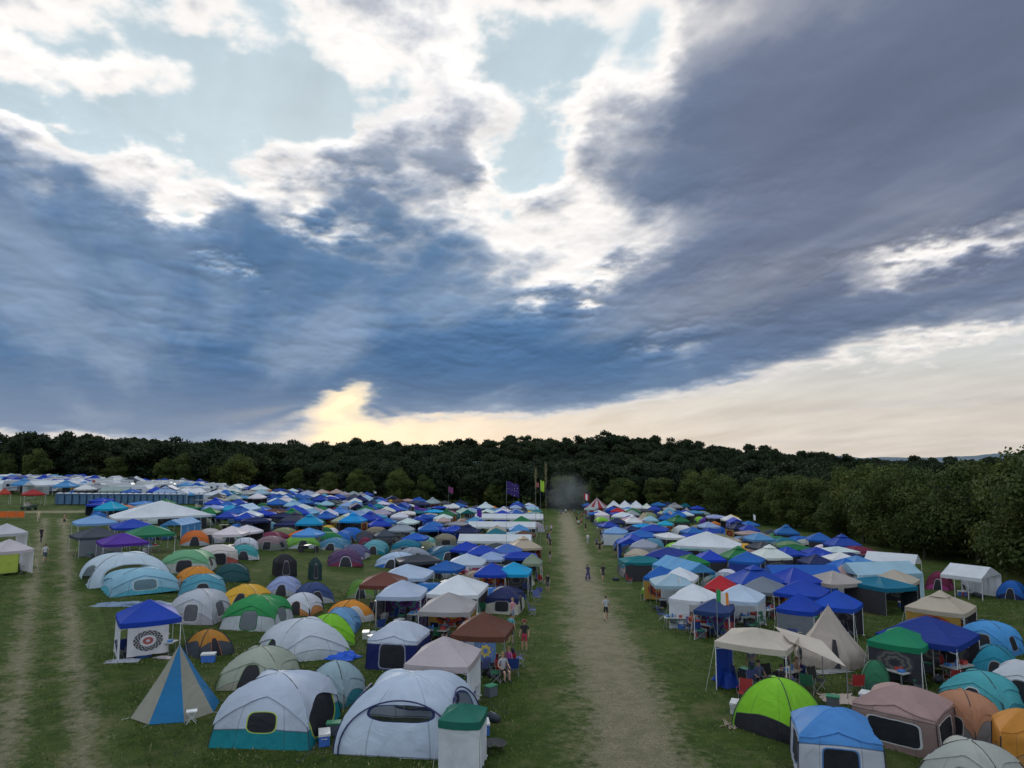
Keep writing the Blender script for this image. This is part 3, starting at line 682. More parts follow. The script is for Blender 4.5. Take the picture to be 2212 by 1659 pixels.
Tcan(1042,1235,66,RB,rot=-6); Tcan(1095,1230,62,(.06,.16,.5),rot=-6); Tcan(1150,1260,40,(.25,.3,.22),rot=-6)
# --- east block
Tcab("cabin_tent",1808,1700,178,2.0,(.08,.27,.62),(.58,.60,.67),rot=8,dr=.9,split=.60,fk=.05,front=(.42,.2,.34),side=(.5,.2,.34),trim=(.08,.22,.5),p=7)
Tdome("dome_tent",1684,1602,150,1.9,(.26,.62,.03),BK,rot=-28,split=.36,fk=.1,front=None,side=None,pole=(.2,.45,.05),fly=False)
Tcab("cabin_tent",1955,1628,178,1.95,(.40,.26,.24),(.28,.19,.17),rot=-16,split=.62,fk=.04,front=(.62,.2,.33),side=(.6,.2,.33),trim=(.6,.6,.62),p=7)
Tcab("cabin_tent",2088,1614,118,1.7,(.48,.23,.13),(.22,.2,.2),rot=-35,split=.5,front=(.5,.2,.34),trim=(.5,.45,.42),prof=CAB2)
Tcan(1640,1508,150,BE,rot=-14,dr=.9,peak=2.7,eave=2.2,walls=(W(3,cloth("blue_tarp",(.012,.05,.32)),0,2.1),),sag=.25)
loc,w,d,fa=base(1795,1447,140,1); mb=MB(); lathe(mb,[(w*.54,0),(w*.54,.6),(w*.26,1.7),(.04,2.95)],12,0,scal=.045); mb.tube((0,0,0),(0,0,3.05),.03,.03,6,1)
for k in range(12): mb.tube((math.cos(k*.5236)*w*.54,math.sin(k*.5236)*w*.54,0.6),(math.cos(k*.5236)*w*.74,math.sin(k*.5236)*w*.74,0),.008,.008,3,1)
mb.quad([(-.02,-w*.545,.02),(.5,-w*.53,.02),(.3,-w*.40,1.5),(.14,-w*.36,1.5)],2)
put("bell_tent",mb.mesh("bell_tent",[cloth("canvas",(.47,.40,.34),.2),m_pole,m_dark]),loc,fa)
Tcan(2010,1478,160,(.012,.04,.26),rot=-18,dr=1.0,walls=(W(2,man4),)); Tcan(1950,1486,105,(.01,.24,.11),rot=-14,walls=(W(0,man4,.3,1.9),W(3,man4)),eave=1.9,peak=2.5)
Tcab("dome_tent",2140,1416,105,1.7,(.08,.33,.68),(.05,.22,.5),rot=-20,front=(.3,.3,.35),side=(.3,.2,.4),split=.3,prof=CAB2)
Tdome("dome_tent",2122,1552,140,1.5,(.08,.38,.42),(.03,.22,.28),rot=-20,split=.3,front=(.35,.34,.3),pole=(.05,.2,.25),trim=LG)
Tdome("dome_tent",2152,1478,95,1.5,(.02,.25,.36),(.03,.15,.3),rot=0,split=.3); Tdome("dome_tent",1893,1500,60,1.3,(.03,.18,.09),(.04,.14,.1),front=None)
Tcab("cabin_tent",2215,1540,110,1.8,(.58,.60,.64),GY,rot=-10,front=(.3,.25,.4)); Tcab("cabin_tent",2225,1680,120,1.9,(.62,.26,.04),(.5,.25,.08),rot=10,front=None)
Tdome("dome_tent",2105,1745,190,1.5,(.44,.45,.40),(.1,.4,.25),rot=-15,split=.5,fk=.4)
Tcan(2037,1390,112,(.52,.44,.34),rot=-14,walls=(W(0,man5,.2,1.95,.0,.95),W(3,man5),W(2,man4)),vent=True); Tcan(1935,1312,82,(.52,.45,.36),rot=-14,walls=(W(2,man4),))
Tcan(1500,1360,88,W_,rot=-12,walls=(W(0,u0=0,u1=.5),W(3),W(2))); Tcan(1600,1362,92,(.55,.66,.80),rot=-12,walls=(W(2),)); Tcan(1558,1330,64,RED,rot=-8,walls=(W(2),))
Tcan(1445,1242,92,(.012,.035,.26),rot=-10); Tcan(1428,1300,62,BL,rot=-10,walls=(W(0,man5,.2,1.9),W(3))); Tcan(1470,1305,70,W_,rot=-10,walls=(W(0),W(3)))
Tcan(1650,1335,88,(.2,.23,.28),rot=-14); Tcan(1735,1345,96,RB,rot=-14); Tcan(1812,1382,84,(.012,.08,.5),rot=-14,walls=(W(2,man4),)); Tcan(1730,1392,76,RB,rot=-14,walls=(W(3,man4),W(0,cloth('grey_net',(.2,.22,.25)),0,1.9))); Tcan(1545,1385,74,(.03,.06,.18),rot=-10,walls=(W(2,man6),),eave=1.8,peak=2.4)
Tcan(1528,1222,140,W_,rot=-8,eave=2.4,peak=4.0,dr=.6,name="party_tent",walls=(W(0,z1=2.2,u0=.6,u1=1),),sag=.3)
Tcan(1615,1255,66,BL,rot=-10,walls=(W(0,cloth("blue_net",(.03,.06,.3)),0,1.9),W(3,cloth("blue_net",(.03,.06,.3)),0,1.9)))
for a in [(1698,1272,60,1.5,GY,(.1,.2,.4)),(1725,1262,56,1.5,W_,OR),(1757,1275,46,1.6,(.10,.05,.3),GY),(1625,1230,56,1.6,GY,NV),(1570,1276,60,1.5,(.3,.35,.42),(.1,.15,.3)),(2030,1275,48,1.6,MAR,(.4,.05,.2)),
          (2188,1296,52,1.5,BL,NV),(1680,1238,60,1.6,YE,GY),(1815,1270,56,1.5,GY,TEAL),(1640,1290,64,1.5,(.07,.23,.3),GY),(1590,1300,50,1.4,(.15,.28,.2),GY)]:
    Tdome("dome_tent",*a,rot=random.uniform(-30,30),S=14,trim=LG,pole=[q*.7 for q in a[4]])
Tcab("wall_tent",1856,1308,68,2.0,(.7,.7,.7),(.68,.68,.68),rot=-20,front=(.2,.18,.3),win=(.4,.15,.1))
Tgab(1930,1258,100,0,W_,rot=78,walls=('B',)); Tgab(2100,1292,80,0,W_,rot=68,walls=('R',),Wd=4,eave=2.0,peak=2.8)
Tcab("cabin_tent",1377,1227,52,2.1,(.5,.42,.33),(.45,.38,.3),rot=-12,split=.5); Tcan(1385,1188,64,BL,rot=-8); Tcan(1412,1172,60,RB,rot=-8); Tcan(1362,1148,52,RED,rot=-8,stripe=(W_,6))
Tcan(1330,1178,50,(.22,.40,.7),rot=-6,walls=(W(0),W(3))); Tcan(1345,1135,44,W_,rot=-6); Tcan(1580,1142,32,YE,rot=-6)
loc,w,d,fa=base(1290,1113,52,1); mb=MB(); lathe(mb,[(w*.5,0),(w*.5,1.7),(w*.52,1.8),(w*.28,2.9),(.15,4.3)],16,0,panels=[0,1]); mb.tube((0,0,0),(0,0,5.0),.06,.05,6,2)
put("striped_circus_tent",mb.mesh("striped_circus_tent",[cloth("red_cloth",(.33,.03,.035)),cloth("grey_white_cloth",(.42,.45,.48)),m_pole]),loc,0)
for px in (1326,1350,1374): Tcan(px,1116,30,W_,rot=-4,eave=2.3,peak=4.0,name="peaked_canopy",sag=.3)
# west edge
Tcan(15,1245,70,(.62,.55,.58),rot=20,walls=(W(0,cloth("lime_wall",(.5,.6,.1)),.2,1.9,.0,.6),W(1))); Tcan(10,1200,60,(.6,.58,.62),rot=20,walls=(W(1),))
Tcan(70,1092,38,(.4,.03,.03),rot=10); Tcan(8,1090,20,(.5,.06,.03),rot=10)
# ------------------------------------------------------------ dense field of tents
mp=m_pole
def fm(fn,mats): mb=MB(); fn(mb); return mb.mesh("tent_mesh",mats)
ccl=cloth("canopy_cloth_dyed",'OBJ'); gw=cloth("grey_wall_cloth",(.3,.32,.36))
def c0(mb): canopy(mb,3.0,3.0,2.05,2.75,0,1,S=6,K=4); mb.box((.4,.3,.72),(1.4,.6,.06),1); mb.box((-.8,.6,.4),(.5,.5,.8),2); mb.box((.6,-.8,.3),(.5,.4,.6),2)
def c1(mb): canopy(mb,3.0,3.0,2.05,2.95,0,1,S=6,K=4); wall(mb,3,3,0,1.9,2,2); mb.box((-.5,-.3,.4),(.6,.5,.8),2)
def c2(mb): canopy(mb,3.0,3.0,2.05,2.8,0,1,S=6,K=4); wall(mb,3,3,0,1.95,0,0); wall(mb,3,3,0,1.95,3,2)
def c3(mb): canopy(mb,3.6,3.0,2.1,3.2,0,1,vent=True,S=6,K=4); wall(mb,3.6,3,.2,1.95,2,2); wall(mb,3.6,3,.2,1.95,1,3)
def c4(mb): canopy(mb,3.9,2.9,1.9,2.35,0,1,S=6,K=4,sag=.2); wall(mb,3.9,2.9,0,1.8,2,2); wall(mb,3.9,2.9,0,1.8,0,2,0,.4)
def g1(mb): gable(mb,3,6,2.1,2.9,0,1,('L',))
tm=[tent_mat("dyed_tent_cloth",'OBJ',None),tent_mat("dyed_tent_cloth_banded",'OBJ',None,split=.55,fk=.15,front=(.3,.28,.33),side=(.4,.2,.36),p=6,taper=.15),tent_mat("dyed_tent_cloth_low",'OBJ',None,split=.2,fk=.1,front=None,side=(.3,.25,.25))]
canm=[(fm(c0,[ccl,mp,m_dark]),4),(fm(c1,[ccl,mp,m_dark]),3),(fm(c2,[ccl,mp,gw]),2),(fm(c3,[ccl,mp,man4,man5]),2),(fm(c4,[ccl,mp,m_dark]),3),(fm(g1,[ccl,m_polew]),1)]
domm=[]
for i,(w,d,h,n) in enumerate(((2.7,2.3,1.35,1.7),(3.3,2.7,1.6,1.85),(2.5,2.5,1.3,1.6),(4.0,2.8,1.75,1.95),(3.0,2.4,1.5,1.5))):
    domm.append(fm(lambda mb:dome(mb,w,d,h,0,n=n,K=8,S=8,fly=1 if i!=2 else None,fv=(.3+.06*i,.15)),[tm[(0,0,2,1,2)[i]],ccl]))
tunm=[fm(lambda mb:tunnel(mb,4.2,2.6,1.6),[ccl,m_dark]),fm(lambda mb:tunnel(mb,3.2,2.4,1.35,hoops=2),[ccl,gw])]
cabm=[fm(lambda mb:dome(mb,3.8,3.0,2.0,0,prof=CAB,K=8,S=8,bulge=.03,fly=1,fv=(.47,.04)),[tm[1],ccl]),fm(lambda mb:dome(mb,3.4,2.9,1.85,0,prof=CAB2,K=8,S=8,bulge=.03,fly=1,fv=(.4,.2)),[tm[1],ccl])]
bellm=fm(lambda mb:lathe(mb,[(2.1,0),(2.1,.6),(1.1,1.6),(.04,2.8)],10,0,scal=.04),[ccl])
ccol=[RB]*10+[W_]*11+[BL]*6+[NV]*4+[(.34,.48,.68)]*6+[GY]*3+[GN]*2+[TAN]*3+[RED]+[SKY]*3+[BRN]+[DG]*3+[TEAL]*2+[CY]
dcol=[GY]*3+[LT]*2+[TEAL]*4+[LIME]*2+[GN]*4+[OR]*3+[YE]*2+[MAR]*2+[BL]*5+[NV]*4+[W_]*3+[OLV]*4+[TAUPE]*2+[DG]*5+[PUR]+[(.10,.26,.45)]*4
clear_=[(G(620,1232)[0],7),(G(735,1252)[0],5),(G(560,1208)[0],5),(G(1960,1350)[0],4.5),(G(1870,1345)[0],3),(G(2060,1320)[0],3.5),(G(1480,1270)[0],2)]
def try_tent(x,y,pc=.6,noclear=False):
    for (ox,oy,r) in OCC:
        if (ox-x)**2+(oy-y)**2<(r+1.75)**2: return
    for c,r in clear_:
        if (c.x-x)**2+(c.y-y)**2<r*r: return
    OCC.append((x,y,1.2)); z=Hgt(x,y); rz=random.uniform(-.35,.35)+random.choice((0,0,0,1.57,3.14))
    if random.random()<pc:
        me=random.choices([c[0] for c in canm],[c[1] for c in canm])[0]
        nm="frame_canopy" if me==canm[5][0] else "pop_up_canopy"
        c=random.choice(ccol); s=random.uniform(.92,1.08)
    else:
        u_=random.random()
        if u_<.22: me=random.choice(cabm); nm="cabin_tent"
        elif u_<.36: me=random.choice(tunm); nm="tunnel_tent"
        elif u_<.38: me=bellm; nm="bell_tent"
        else: me=random.choice(domm); nm="dome_tent"
        c=random.choice(dcol) if nm!="bell_tent" else TAN; s=random.uniform(.85,1.1)
    c=[min(.78,q*random.uniform(.85,1.15)) for q in c]
    put(nm,me,(x,y,z),rz,(s,s,s*random.uniform(.92,1.08)),c)
y=84.0
while y<200:
    x=-118
    while x<52:
        X=x+random.uniform(-1,1); Y=y+random.uniform(-1,1); rx=road_x(Y)
        ok = (X>-.645*Y+7 and X<rx-6.5) or (rx+6<X<min(48,43+.03*Y))
        if Y<150 and X<-.645*Y+7: ok=False
        if ok and Y>128 and X<-.42*Y+0: ok=False
        if X<-2 and Y<104 and random.random()<.24: ok=False
        if X>rx and mnoise.noise(Vector((X*.12,Y*.06,9)))>.28: ok=False
        if ok: try_tent(X,Y,.50 if Y<115 else .64)
        x+=3.85
    y+=3.85
for k in range(300):
    Y=random.uniform(56,92); X=random.uniform(road_x(Y)+6,30+ (Y-56)*.33)
    try_tent(X,Y,.5)
for k in range(160):
    Y=random.uniform(50,86); X=random.uniform(road_x(Y)-17,road_x(Y)-6)
    try_tent(X,Y,.6)
# ------------------------------------------------------------ toilets, trailers
mt_=[plain("toilet_blue",(.05,.12,.22)),plain("toilet_roof",(.5,.52,.55)),plain("toilet_door",(.08,.17,.28)),m_dark]
mb=MB(); mb.box((0,0,1.05),(1.1,1.15,2.1)); mb.box((0,0,.05),(1.2,1.25,.1),3)
mb.grid(lambda u,v:((u-.5)*1.18,(v-.5)*1.22,2.1+.16*max(0,math.sin(math.pi*u))**.5*max(0,math.sin(math.pi*v))**.5),6,6,1)
mb.box((0,-.585,1.0),(.78,.02,1.8),2); mb.box((.3,-.60,1.05),(.06,.02,.14),1); mb.tube((-.4,.4,2.1),(-.4,.4,2.6),.05,.05,6,3)
for q in (-.25,0,.25): mb.box((q,-.6,1.75),(.16,.02,.05),3)
tme=mb.mesh("portable_toilet",mt_)
A=G(128,1090)[0].xy; B=G(470,1088)[0].xy; n=int((B-A).length/1.22)
for i in range(n):
    q=A.lerp(B,i/(n-1)); put("portable_toilet",tme,(q.x,q.y,Hgt(q.x,q.y)),math.atan2((B-A).y,(B-A).x)+random.uniform(-.03,.03))
m_rv=plain("trailer_white",(.60,.62,.64),.35,0,.06); m_gl=plain("dark_glass",(.02,.025,.03),.1); m_st=plain("trailer_stripe",(.12,.16,.28)); m_ty=plain("tyre_rubber",(.02,.02,.02),.9)
mb=MB(); Lr=7.5
prof=[(-Lr/2,.6),(-Lr/2,2.3),(-Lr/2+.5,2.9),(Lr/2-.3,2.95),(Lr/2,2.6),(Lr/2,1.2),(Lr/2-.5,.6)]
for s in (-1,1):
    pts=[(p[0],s*1.2,p[1]) for p in prof]; mb.quad(pts if s<0 else pts[::-1],0,[(0,0)]*7)
    mb.box((0,s*1.21,1.25),(Lr*.9,.02,.16),2); mb.box((-1.8,s*1.215,1.9),(1.2,.03,.6),1); mb.box((.4,s*1.215,1.9),(.9,.03,.5),1); mb.box((2.1,s*1.215,1.55),(.65,.03,1.7),2)
    for q in (-.5,.4): mb.tube((q,s*1.0,.38),(q,s*1.2,.38),.38,.38,12,3)
for i in range(7):
    a,c=prof[i],prof[(i+1)%7]; mb.quad([(a[0],-1.2,a[1]),(c[0],-1.2,c[1]),(c[0],1.2,c[1]),(a[0],1.2,a[1])],0)
mb.box((.5,0,3.05),(.8,.7,.2),0); mb.tube((Lr/2-.3,0,.55),(Lr/2+1.1,0,.5),.06,.05,5,3)
rme=mb.mesh("travel_trailer",[m_rv,m_gl,m_st,m_ty])
for k in range(900):
    Y=random.uniform(158,205); X=random.uniform(-175,-.42*Y)
    if any((ox-X)**2+(oy-Y)**2<(r+4.0)**2 for ox,oy,r in OCC): continue
    u_=random.random()
    if u_<.3: OCC.append((X,Y,2.2)); put("travel_trailer",rme,(X,Y,Hgt(X,Y)),random.uniform(-.3,.3)+random.choice((0,3.14,1.57)))
    else: OCC.append((X,Y,-.8)); put("pop_up_canopy",random.choice(canm)[0],(X,Y,Hgt(X,Y)),random.uniform(-.3,.3),1.1,random.choice([W_,W_,RB,RB,SKY,BL,GY,DG]))
for k in range(500):
    Y=random.uniform(128,158); X=random.uniform(-.62*Y,-.40*Y)
    if Y<(A.lerp(B,.5)).y+5: continue
    try_tent(X,Y,.8)
# ------------------------------------------------------------ camp furniture
def chair(c):
    mb=MB()
    for a in (-1,1):
        mb.tube((a*.27,-.22,0),(a*.27,.2,.42),.012,.012,4,1); mb.tube((a*.27,.24,0),(a*.27,-.22,.42),.012,.012,4,1); mb.tube((a*.27,.2,.3),(a*.29,.32,.92),.012,.012,4,1); mb.tube((a*.3,-.24,.62),(a*.3,.26,.62),.018,.018,4,0); mb.tube((a*.29,-.22,.4),(a*.3,-.22,.62),.012,.012,4,1)
    mb.tube((-.27,-.22,0),(.27,-.22,.42),.012,.012,4,1)
    mb.grid(lambda u,v:((u-.5)*.54,-.24+.46*v,.44-.05*math.sin(math.pi*u)),5,2,0); mb.grid(lambda u,v:((u-.5)*.56,.22+.1*v,.44+.5*v-.02*math.sin(math.pi*u)),5,3,0)
    return mb.mesh("camp_chair",[cloth("chair_cloth",c,.1),m_pole])
chs=[chair(c) for c in ((.02,.05,.2),(.03,.03,.03),(.3,.03,.03),(.03,.15,.08),(.1,.12,.3))]
mb=MB(); mb.box((0,0,.72),(1.5,.7,.05))
for a in (-1,1):
    mb.tube((a*.6,-.3,0),(a*.6,-.3,.7),.018,.018,5,1); mb.tube((a*.6,.3,0),(a*.6,.3,.7),.018,.018,5,1); mb.tube((a*.6,-.3,.1),(a*.6,.3,.1),.014,.014,4,1)
mb.box((-.4,0,.83),(.35,.3,.16),2); mb.tube((.2,.1,.745),(.2,.1,1.0),.06,.05,8,3); mb.box((.5,-.1,.8),(.22,.3,.1),3)
tab=mb.mesh("folding_table",[plain("table_top",(.38,.38,.36)),m_pole,plain("crate_red",(.4,.05,.04)),plain("jug_blue",(.05,.2,.5))])
def cooler(c):
    mb=MB(); mb.box((0,0,.19),(.66,.38,.36),0); mb.box((0,0,.41),(.7,.42,.08),1)
    for a in (-1,1): mb.tube((a*.36,-.1,.28),(a*.36,.1,.28),.015,.015,5,1)
    return mb.mesh("cooler",[plain("cooler_body",c,.4),plain("cooler_lid",(.6,.6,.6),.4)])
coo=[cooler((.05,.15,.5)),cooler((.45,.05,.04)),cooler((.5,.5,.5))]
mb=MB(); mb.box((0,0,.22),(.5,.36,.42),0); mb.box((0,0,.45),(.54,.4,.05),1); bin_=mb.mesh("storage_tote",[plain("tote_grey",(.1,.11,.13)),plain("tote_lid",(.03,.2,.1))])
mb=MB(); mb.grid(lambda u,v:(.38*math.cos(u*6.283)*max(0,math.sin(v*math.pi))**.7,.2*math.sin(u*6.283)*max(0,math.sin(v*math.pi))**.7,.17-.17*math.cos(v*math.pi)),12,8,0); mb.tube((-.15,0,.33),(.15,0,.36),.02,.02,5,1); bag_=mb.mesh("duffel_bag",[plain("bag_cloth",(.03,.035,.05),.8),m_pole])
for (loc,w,a) in CL:
    if loc[1]>95: continue
    n=13 if loc[1]<60 else 5
    for i in range(n):
        u=random.uniform(-.48,.48)*w; v=random.uniform(-.54,.48)*w
        x=loc[0]+u*math.cos(a)-v*math.sin(a); y_=loc[1]+u*math.sin(a)+v*math.cos(a)
        r=random.random()
        nm,me=("camp_chair",random.choice(chs)) if r<.42 else ("folding_table",tab) if r<.56 else ("cooler",random.choice(coo)) if r<.72 else ("storage_tote",bin_) if r<.86 else ("duffel_bag",bag_)
        put(nm,me,(x,y_,Hgt(x,y_)),random.uniform(0,6.28))
def at(px,py): return G(px,py)[0]
for px,py in ((1108,1462),(1070,1475),(1490,1367),(1512,1372),(1745,1500),(1765,1490),(1700,1510),(1132,1305),(1165,1290),(1360,1262),(1345,1240),(930,1420),(945,1425),(1120,1440),(1430,1340),(1850,1500),(1610,1520),(820,1368),(1150,1330),(1165,1235),(1170,1262),(1160,1300),(1400,1275)):
    p=at(px,py); put("camp_chair",random.choice(chs),p,random.uniform(0,6.28))
for px,py in ((790,1380),(805,1390),(1045,1585),(1065,1560),(700,1610),(720,1590),(1590,1540),(1640,1545),(1870,1520),(450,1430),(590,1500),(1060,1505),(1455,1335),(1470,1350),(1330,1255),(1800,1530),(1680,1540)):
    p=at(px,py); nm,me=random.choice((("duffel_bag",bag_),("storage_tote",bin_),("cooler",coo[0]),("cooler",coo[2]))); put(nm,me,p,random.uniform(0,6.28))
mb=MB(); mb.box((0,0,.45),(.4,.32,.04))
for a in (-1,1): mb.tube((-.18,a*.14,0),(.18,a*.14,.44),.014,.014,4); mb.tube((.18,a*.14,0),(-.18,a*.14,.44),.014,.014,4)
put("folding_stool",mb.mesh("folding_stool",[plain("white_plastic",(.7,.7,.7))]),at(413,1563),.4)
def tarp(px,py,w,d,c,name="tarpaulin",h=.25,rot=0):
    p=at(px,py); mb=MB(); sd_=random.random()*20
    def fn(u,v):
        x=(u-.5)*w; y=(v-.5)*d; q=mnoise.noise(Vector((x*1.3+sd_,y*1.3,sd_)))*.5+.5+.4*abs(mnoise.noise(Vector((x*4,y*4,sd_))))
        e=min(u,1-u,v,1-v)*4; wo=.12*mnoise.noise(Vector((u*6,v*6,sd_+3))); ca,sa=math.cos(rot),math.sin(rot); x+=wo*w; y+=wo*d; X=p.x+ca*x-sa*y; Y=p.y+sa*x+ca*y
        return (x*ca-sa*y,sa*x+ca*y,Hgt(X,Y)-p.z+.03+h*q*min(1,e))
    mb.grid(fn,26,20,0); put(name,mb.mesh(name,[cloth("tarp_cloth",c,.05)]),p)
tarp(722,1420,2.6,1.6,(.02,.10,.55),h=.6,rot=-.4); tarp(290,1308,5.0,1.6,(.16,.23,.33),h=.25,rot=.2); tarp(345,1318,3,1.3,(.06,.08,.12),h=.25,rot=.5); tarp(1815,1512,1.6,1.4,(.45,.36,.3),"picnic_blanket",.08)
tarp(265,1430,1.6,.7,(.30,.32,.36),h=.14,rot=.2); tarp(355,1422,1.1,.6,(.33,.3,.32),"picnic_blanket",.12,rot=-.3); tarp(1578,1478,1.3,1.6,(.012,.05,.3),h=.8); tarp(815,1375,1.4,.9,(.4,.42,.45),h=.35)
tarp(1880,1318,2.4,.9,(.4,.4,.42),"picnic_blanket",.08); tarp(980,1500,1.0,.8,(.1,.1,.1),h=.4); tarp(1790,1452,2.2,1.0,(.22,.22,.22),"picnic_blanket",.05,rot=.3)
p=at(1752,1492); mb=MB()
a_,b_,c_,d_=Vector((-1.2,1.5,2.45)),Vector((-1.0,-.7,2.3)),Vector((1.2,-1.3,1.45)),Vector((.8,1.0,2.0))
mb.grid(lambda u,v:(a_.lerp(d_,u)).lerp(b_.lerp(c_,u),v)+Vector((0,0,-.25*math.sin(u*3.14)*math.sin(v*3.14))),12,10,0)
for q in (b_,c_,d_): mb.tube((q.x,q.y,-.1),q,.025,.025,5,1)
put("shade_sail",mb.mesh("shade_sail",[cloth("canopy_cloth",BE,.22),m_pole]),p,-.15)
mb=MB(); mb.grid(lambda u,v:(math.cos(u*6.283)*(.12+.3*v),math.sin(u*6.283)*(.12+.3*v),.15+.14*v*v),14,4,0)
for k in range(3): mb.tube((math.cos(k*2.1)*.2,math.sin(k*2.1)*.2,.2),(math.cos(k*2.1)*.32,math.sin(k*2.1)*.32,0),.015,.015,4,0)
fp=mb.mesh("fire_pit",[plain("sooty_steel",(.03,.03,.03),.6)])
for px,py in ((1068,1627),(1420,1322)): put("fire_pit",fp,at(px,py),0,1.1)
mb=MB()
for k in range(22): 
    a=random.uniform(0,3.14); x,y_=random.uniform(-.4,.4),random.uniform(-.3,.3); mb.tube((x-.25*math.cos(a),y_-.25*math.sin(a),.04),(x+.25*math.cos(a),y_+.25*math.sin(a),random.uniform(.04,.14)),.022,.012,5,0)
put("firewood_pile",mb.mesh("firewood_pile",[plain("split_wood",(.25,.2,.14))]),at(1585,1570))
def cart():
    mb=MB(); mb.box((0,0,.5),(1.2,2.3,.3)); mb.box((0,-1.0,.72),(1.1,.4,.35)); mb.box((0,.25,.78),(1.1,.5,.25),1); mb.box((0,.5,1.05),(1.1,.12,.45),1); mb.box((0,.0,1.95),(1.25,1.9,.07),2)
    for a in (-1,1):
        mb.tube((a*.55,-.85,.8),(a*.55,-.7,1.92),.025,.025,5,3); mb.tube((a*.55,.8,.6),(a*.55,.75,1.92),.025,.025,5,3)
        for b_ in (-.8,.8): mb.tube((a*.45,b_,.26),(a*.64,b_,.26),.26,.26,12,3)
    mb.tube((-.25,-.75,.9),(-.25,-.45,1.1),.02,.02,5,3); return mb.mesh("golf_cart",[plain("cart_green",(.04,.07,.05),.3),plain("cart_seat",(.5,.45,.38)),plain("cart_roof",(.1,.1,.1)),m_ty])
put("golf_cart",cart(),at(62,1102),1.3); put("golf_cart",cart(),at(430,1102),1.5)
mb=MB(); A2=at(-20,1120); 
for i in range(5): mb.tube((i*1.2,0,0),(i*1.2,0,1.1),.03,.03,5,1)
mb.grid(lambda u,v:(u*4.8,.03*math.sin(u*20),.15+.85*v),16,4,0); put("barrier_fence",mb.mesh("barrier_fence",[cloth("orange_netting",(.7,.15,.03)),m_pole]),A2,0)
def flag(px,py,ptop,cols,fw,fh,vert=False,stars=False,pr=.03):
    p,t=G(px,py); d=ray(px,ptop); H_=CZ+d.z*(p.y/d.y)-p.z
    mb=MB(); mb.tube((0,0,0),(0,0,H_),pr,pr*.6,6,0); mats=[m_pole]+[cloth("flag_cloth",c,.35) for c in cols]; n=len(cols)
    if stars:
        m,nt,b,out=newmat("star_flag_cloth"); tc=nt.nodes.new('ShaderNodeTexCoord').outputs['UV']; vo=nt.nodes.new('ShaderNodeTexVoronoi'); vo.inputs['Scale'].default_value=5; vo.inputs['Randomness'].default_value=.3; nt.links.new(tc,vo.inputs[0])
        finish_cloth(nt,b,out,mixc(nt,E(nt,vo.outputs[0]).lt(.17),cols[0],(.4,.4,.45)),.2); mats[1]=m
    mb.grid(lambda u,v:(u*fw,.12*math.sin(u*7+v)*u,H_-fh-.1+fh*v-.35*fw*u*u+.08*math.sin(u*9)),12,8,(lambda u,v:1+min(n-1,int((u if vert else 1-v-.01)*n))) )
    put("flagpole",mb.mesh("flagpole",mats),p,random.uniform(-.3,.3))
flag(1094,1232,1038,[(.035,.022,.13)],1.5,1.5,stars=True,pr=.02); flag(1168,1225,1036,[(.35,.55,.05)],.5,1.3,pr=.02); flag(1551,1400,1272,[(.03,.3,.1),(.7,.7,.7),(.7,.25,.05)],.8,.7,vert=True)
flag(1262,1130,1065,[RED,W_,RED],1.2,1.4,vert=True,pr=.04); flag(1157,1170,1040,[(.3,.1,.1)],.6,.8,pr=.02); flag(1030,1190,1100,[PUR],.7,1); flag(968,1165,1050,[(.2,.05,.15)],.8,1.0,pr=.02); flag(806,1150,1060,[W_],.4,.3)
flag(1630,1190,1110,[W_],.4,.8); flag(196,1100,1035,[(.4,.1,.05)],.5,.5); flag(1467,1330,1245,[W_],.2,.3,pr=.015)
mb=MB(); m_str=plain("dry_plume",(.30,.26,.14),.9)
p,t=G(1180,1215); 
for k in range(110):
    a=random.uniform(0,6.28); z0=random.uniform(9.5,12.4); l=random.uniform(.3,.8); mb.tube((0,0,z0),(math.cos(a)*l*.4,math.sin(a)*l*.4,z0+l*.8),.012,.004,3,0)
mb.tube((0,0,0),(0,0,12.6),.022,.012,5,0); pm=mb.mesh("plume_pole",[m_str]); put("plume_pole",pm,p); put("plume_pole",pm,at(1158,1212),1,.96)
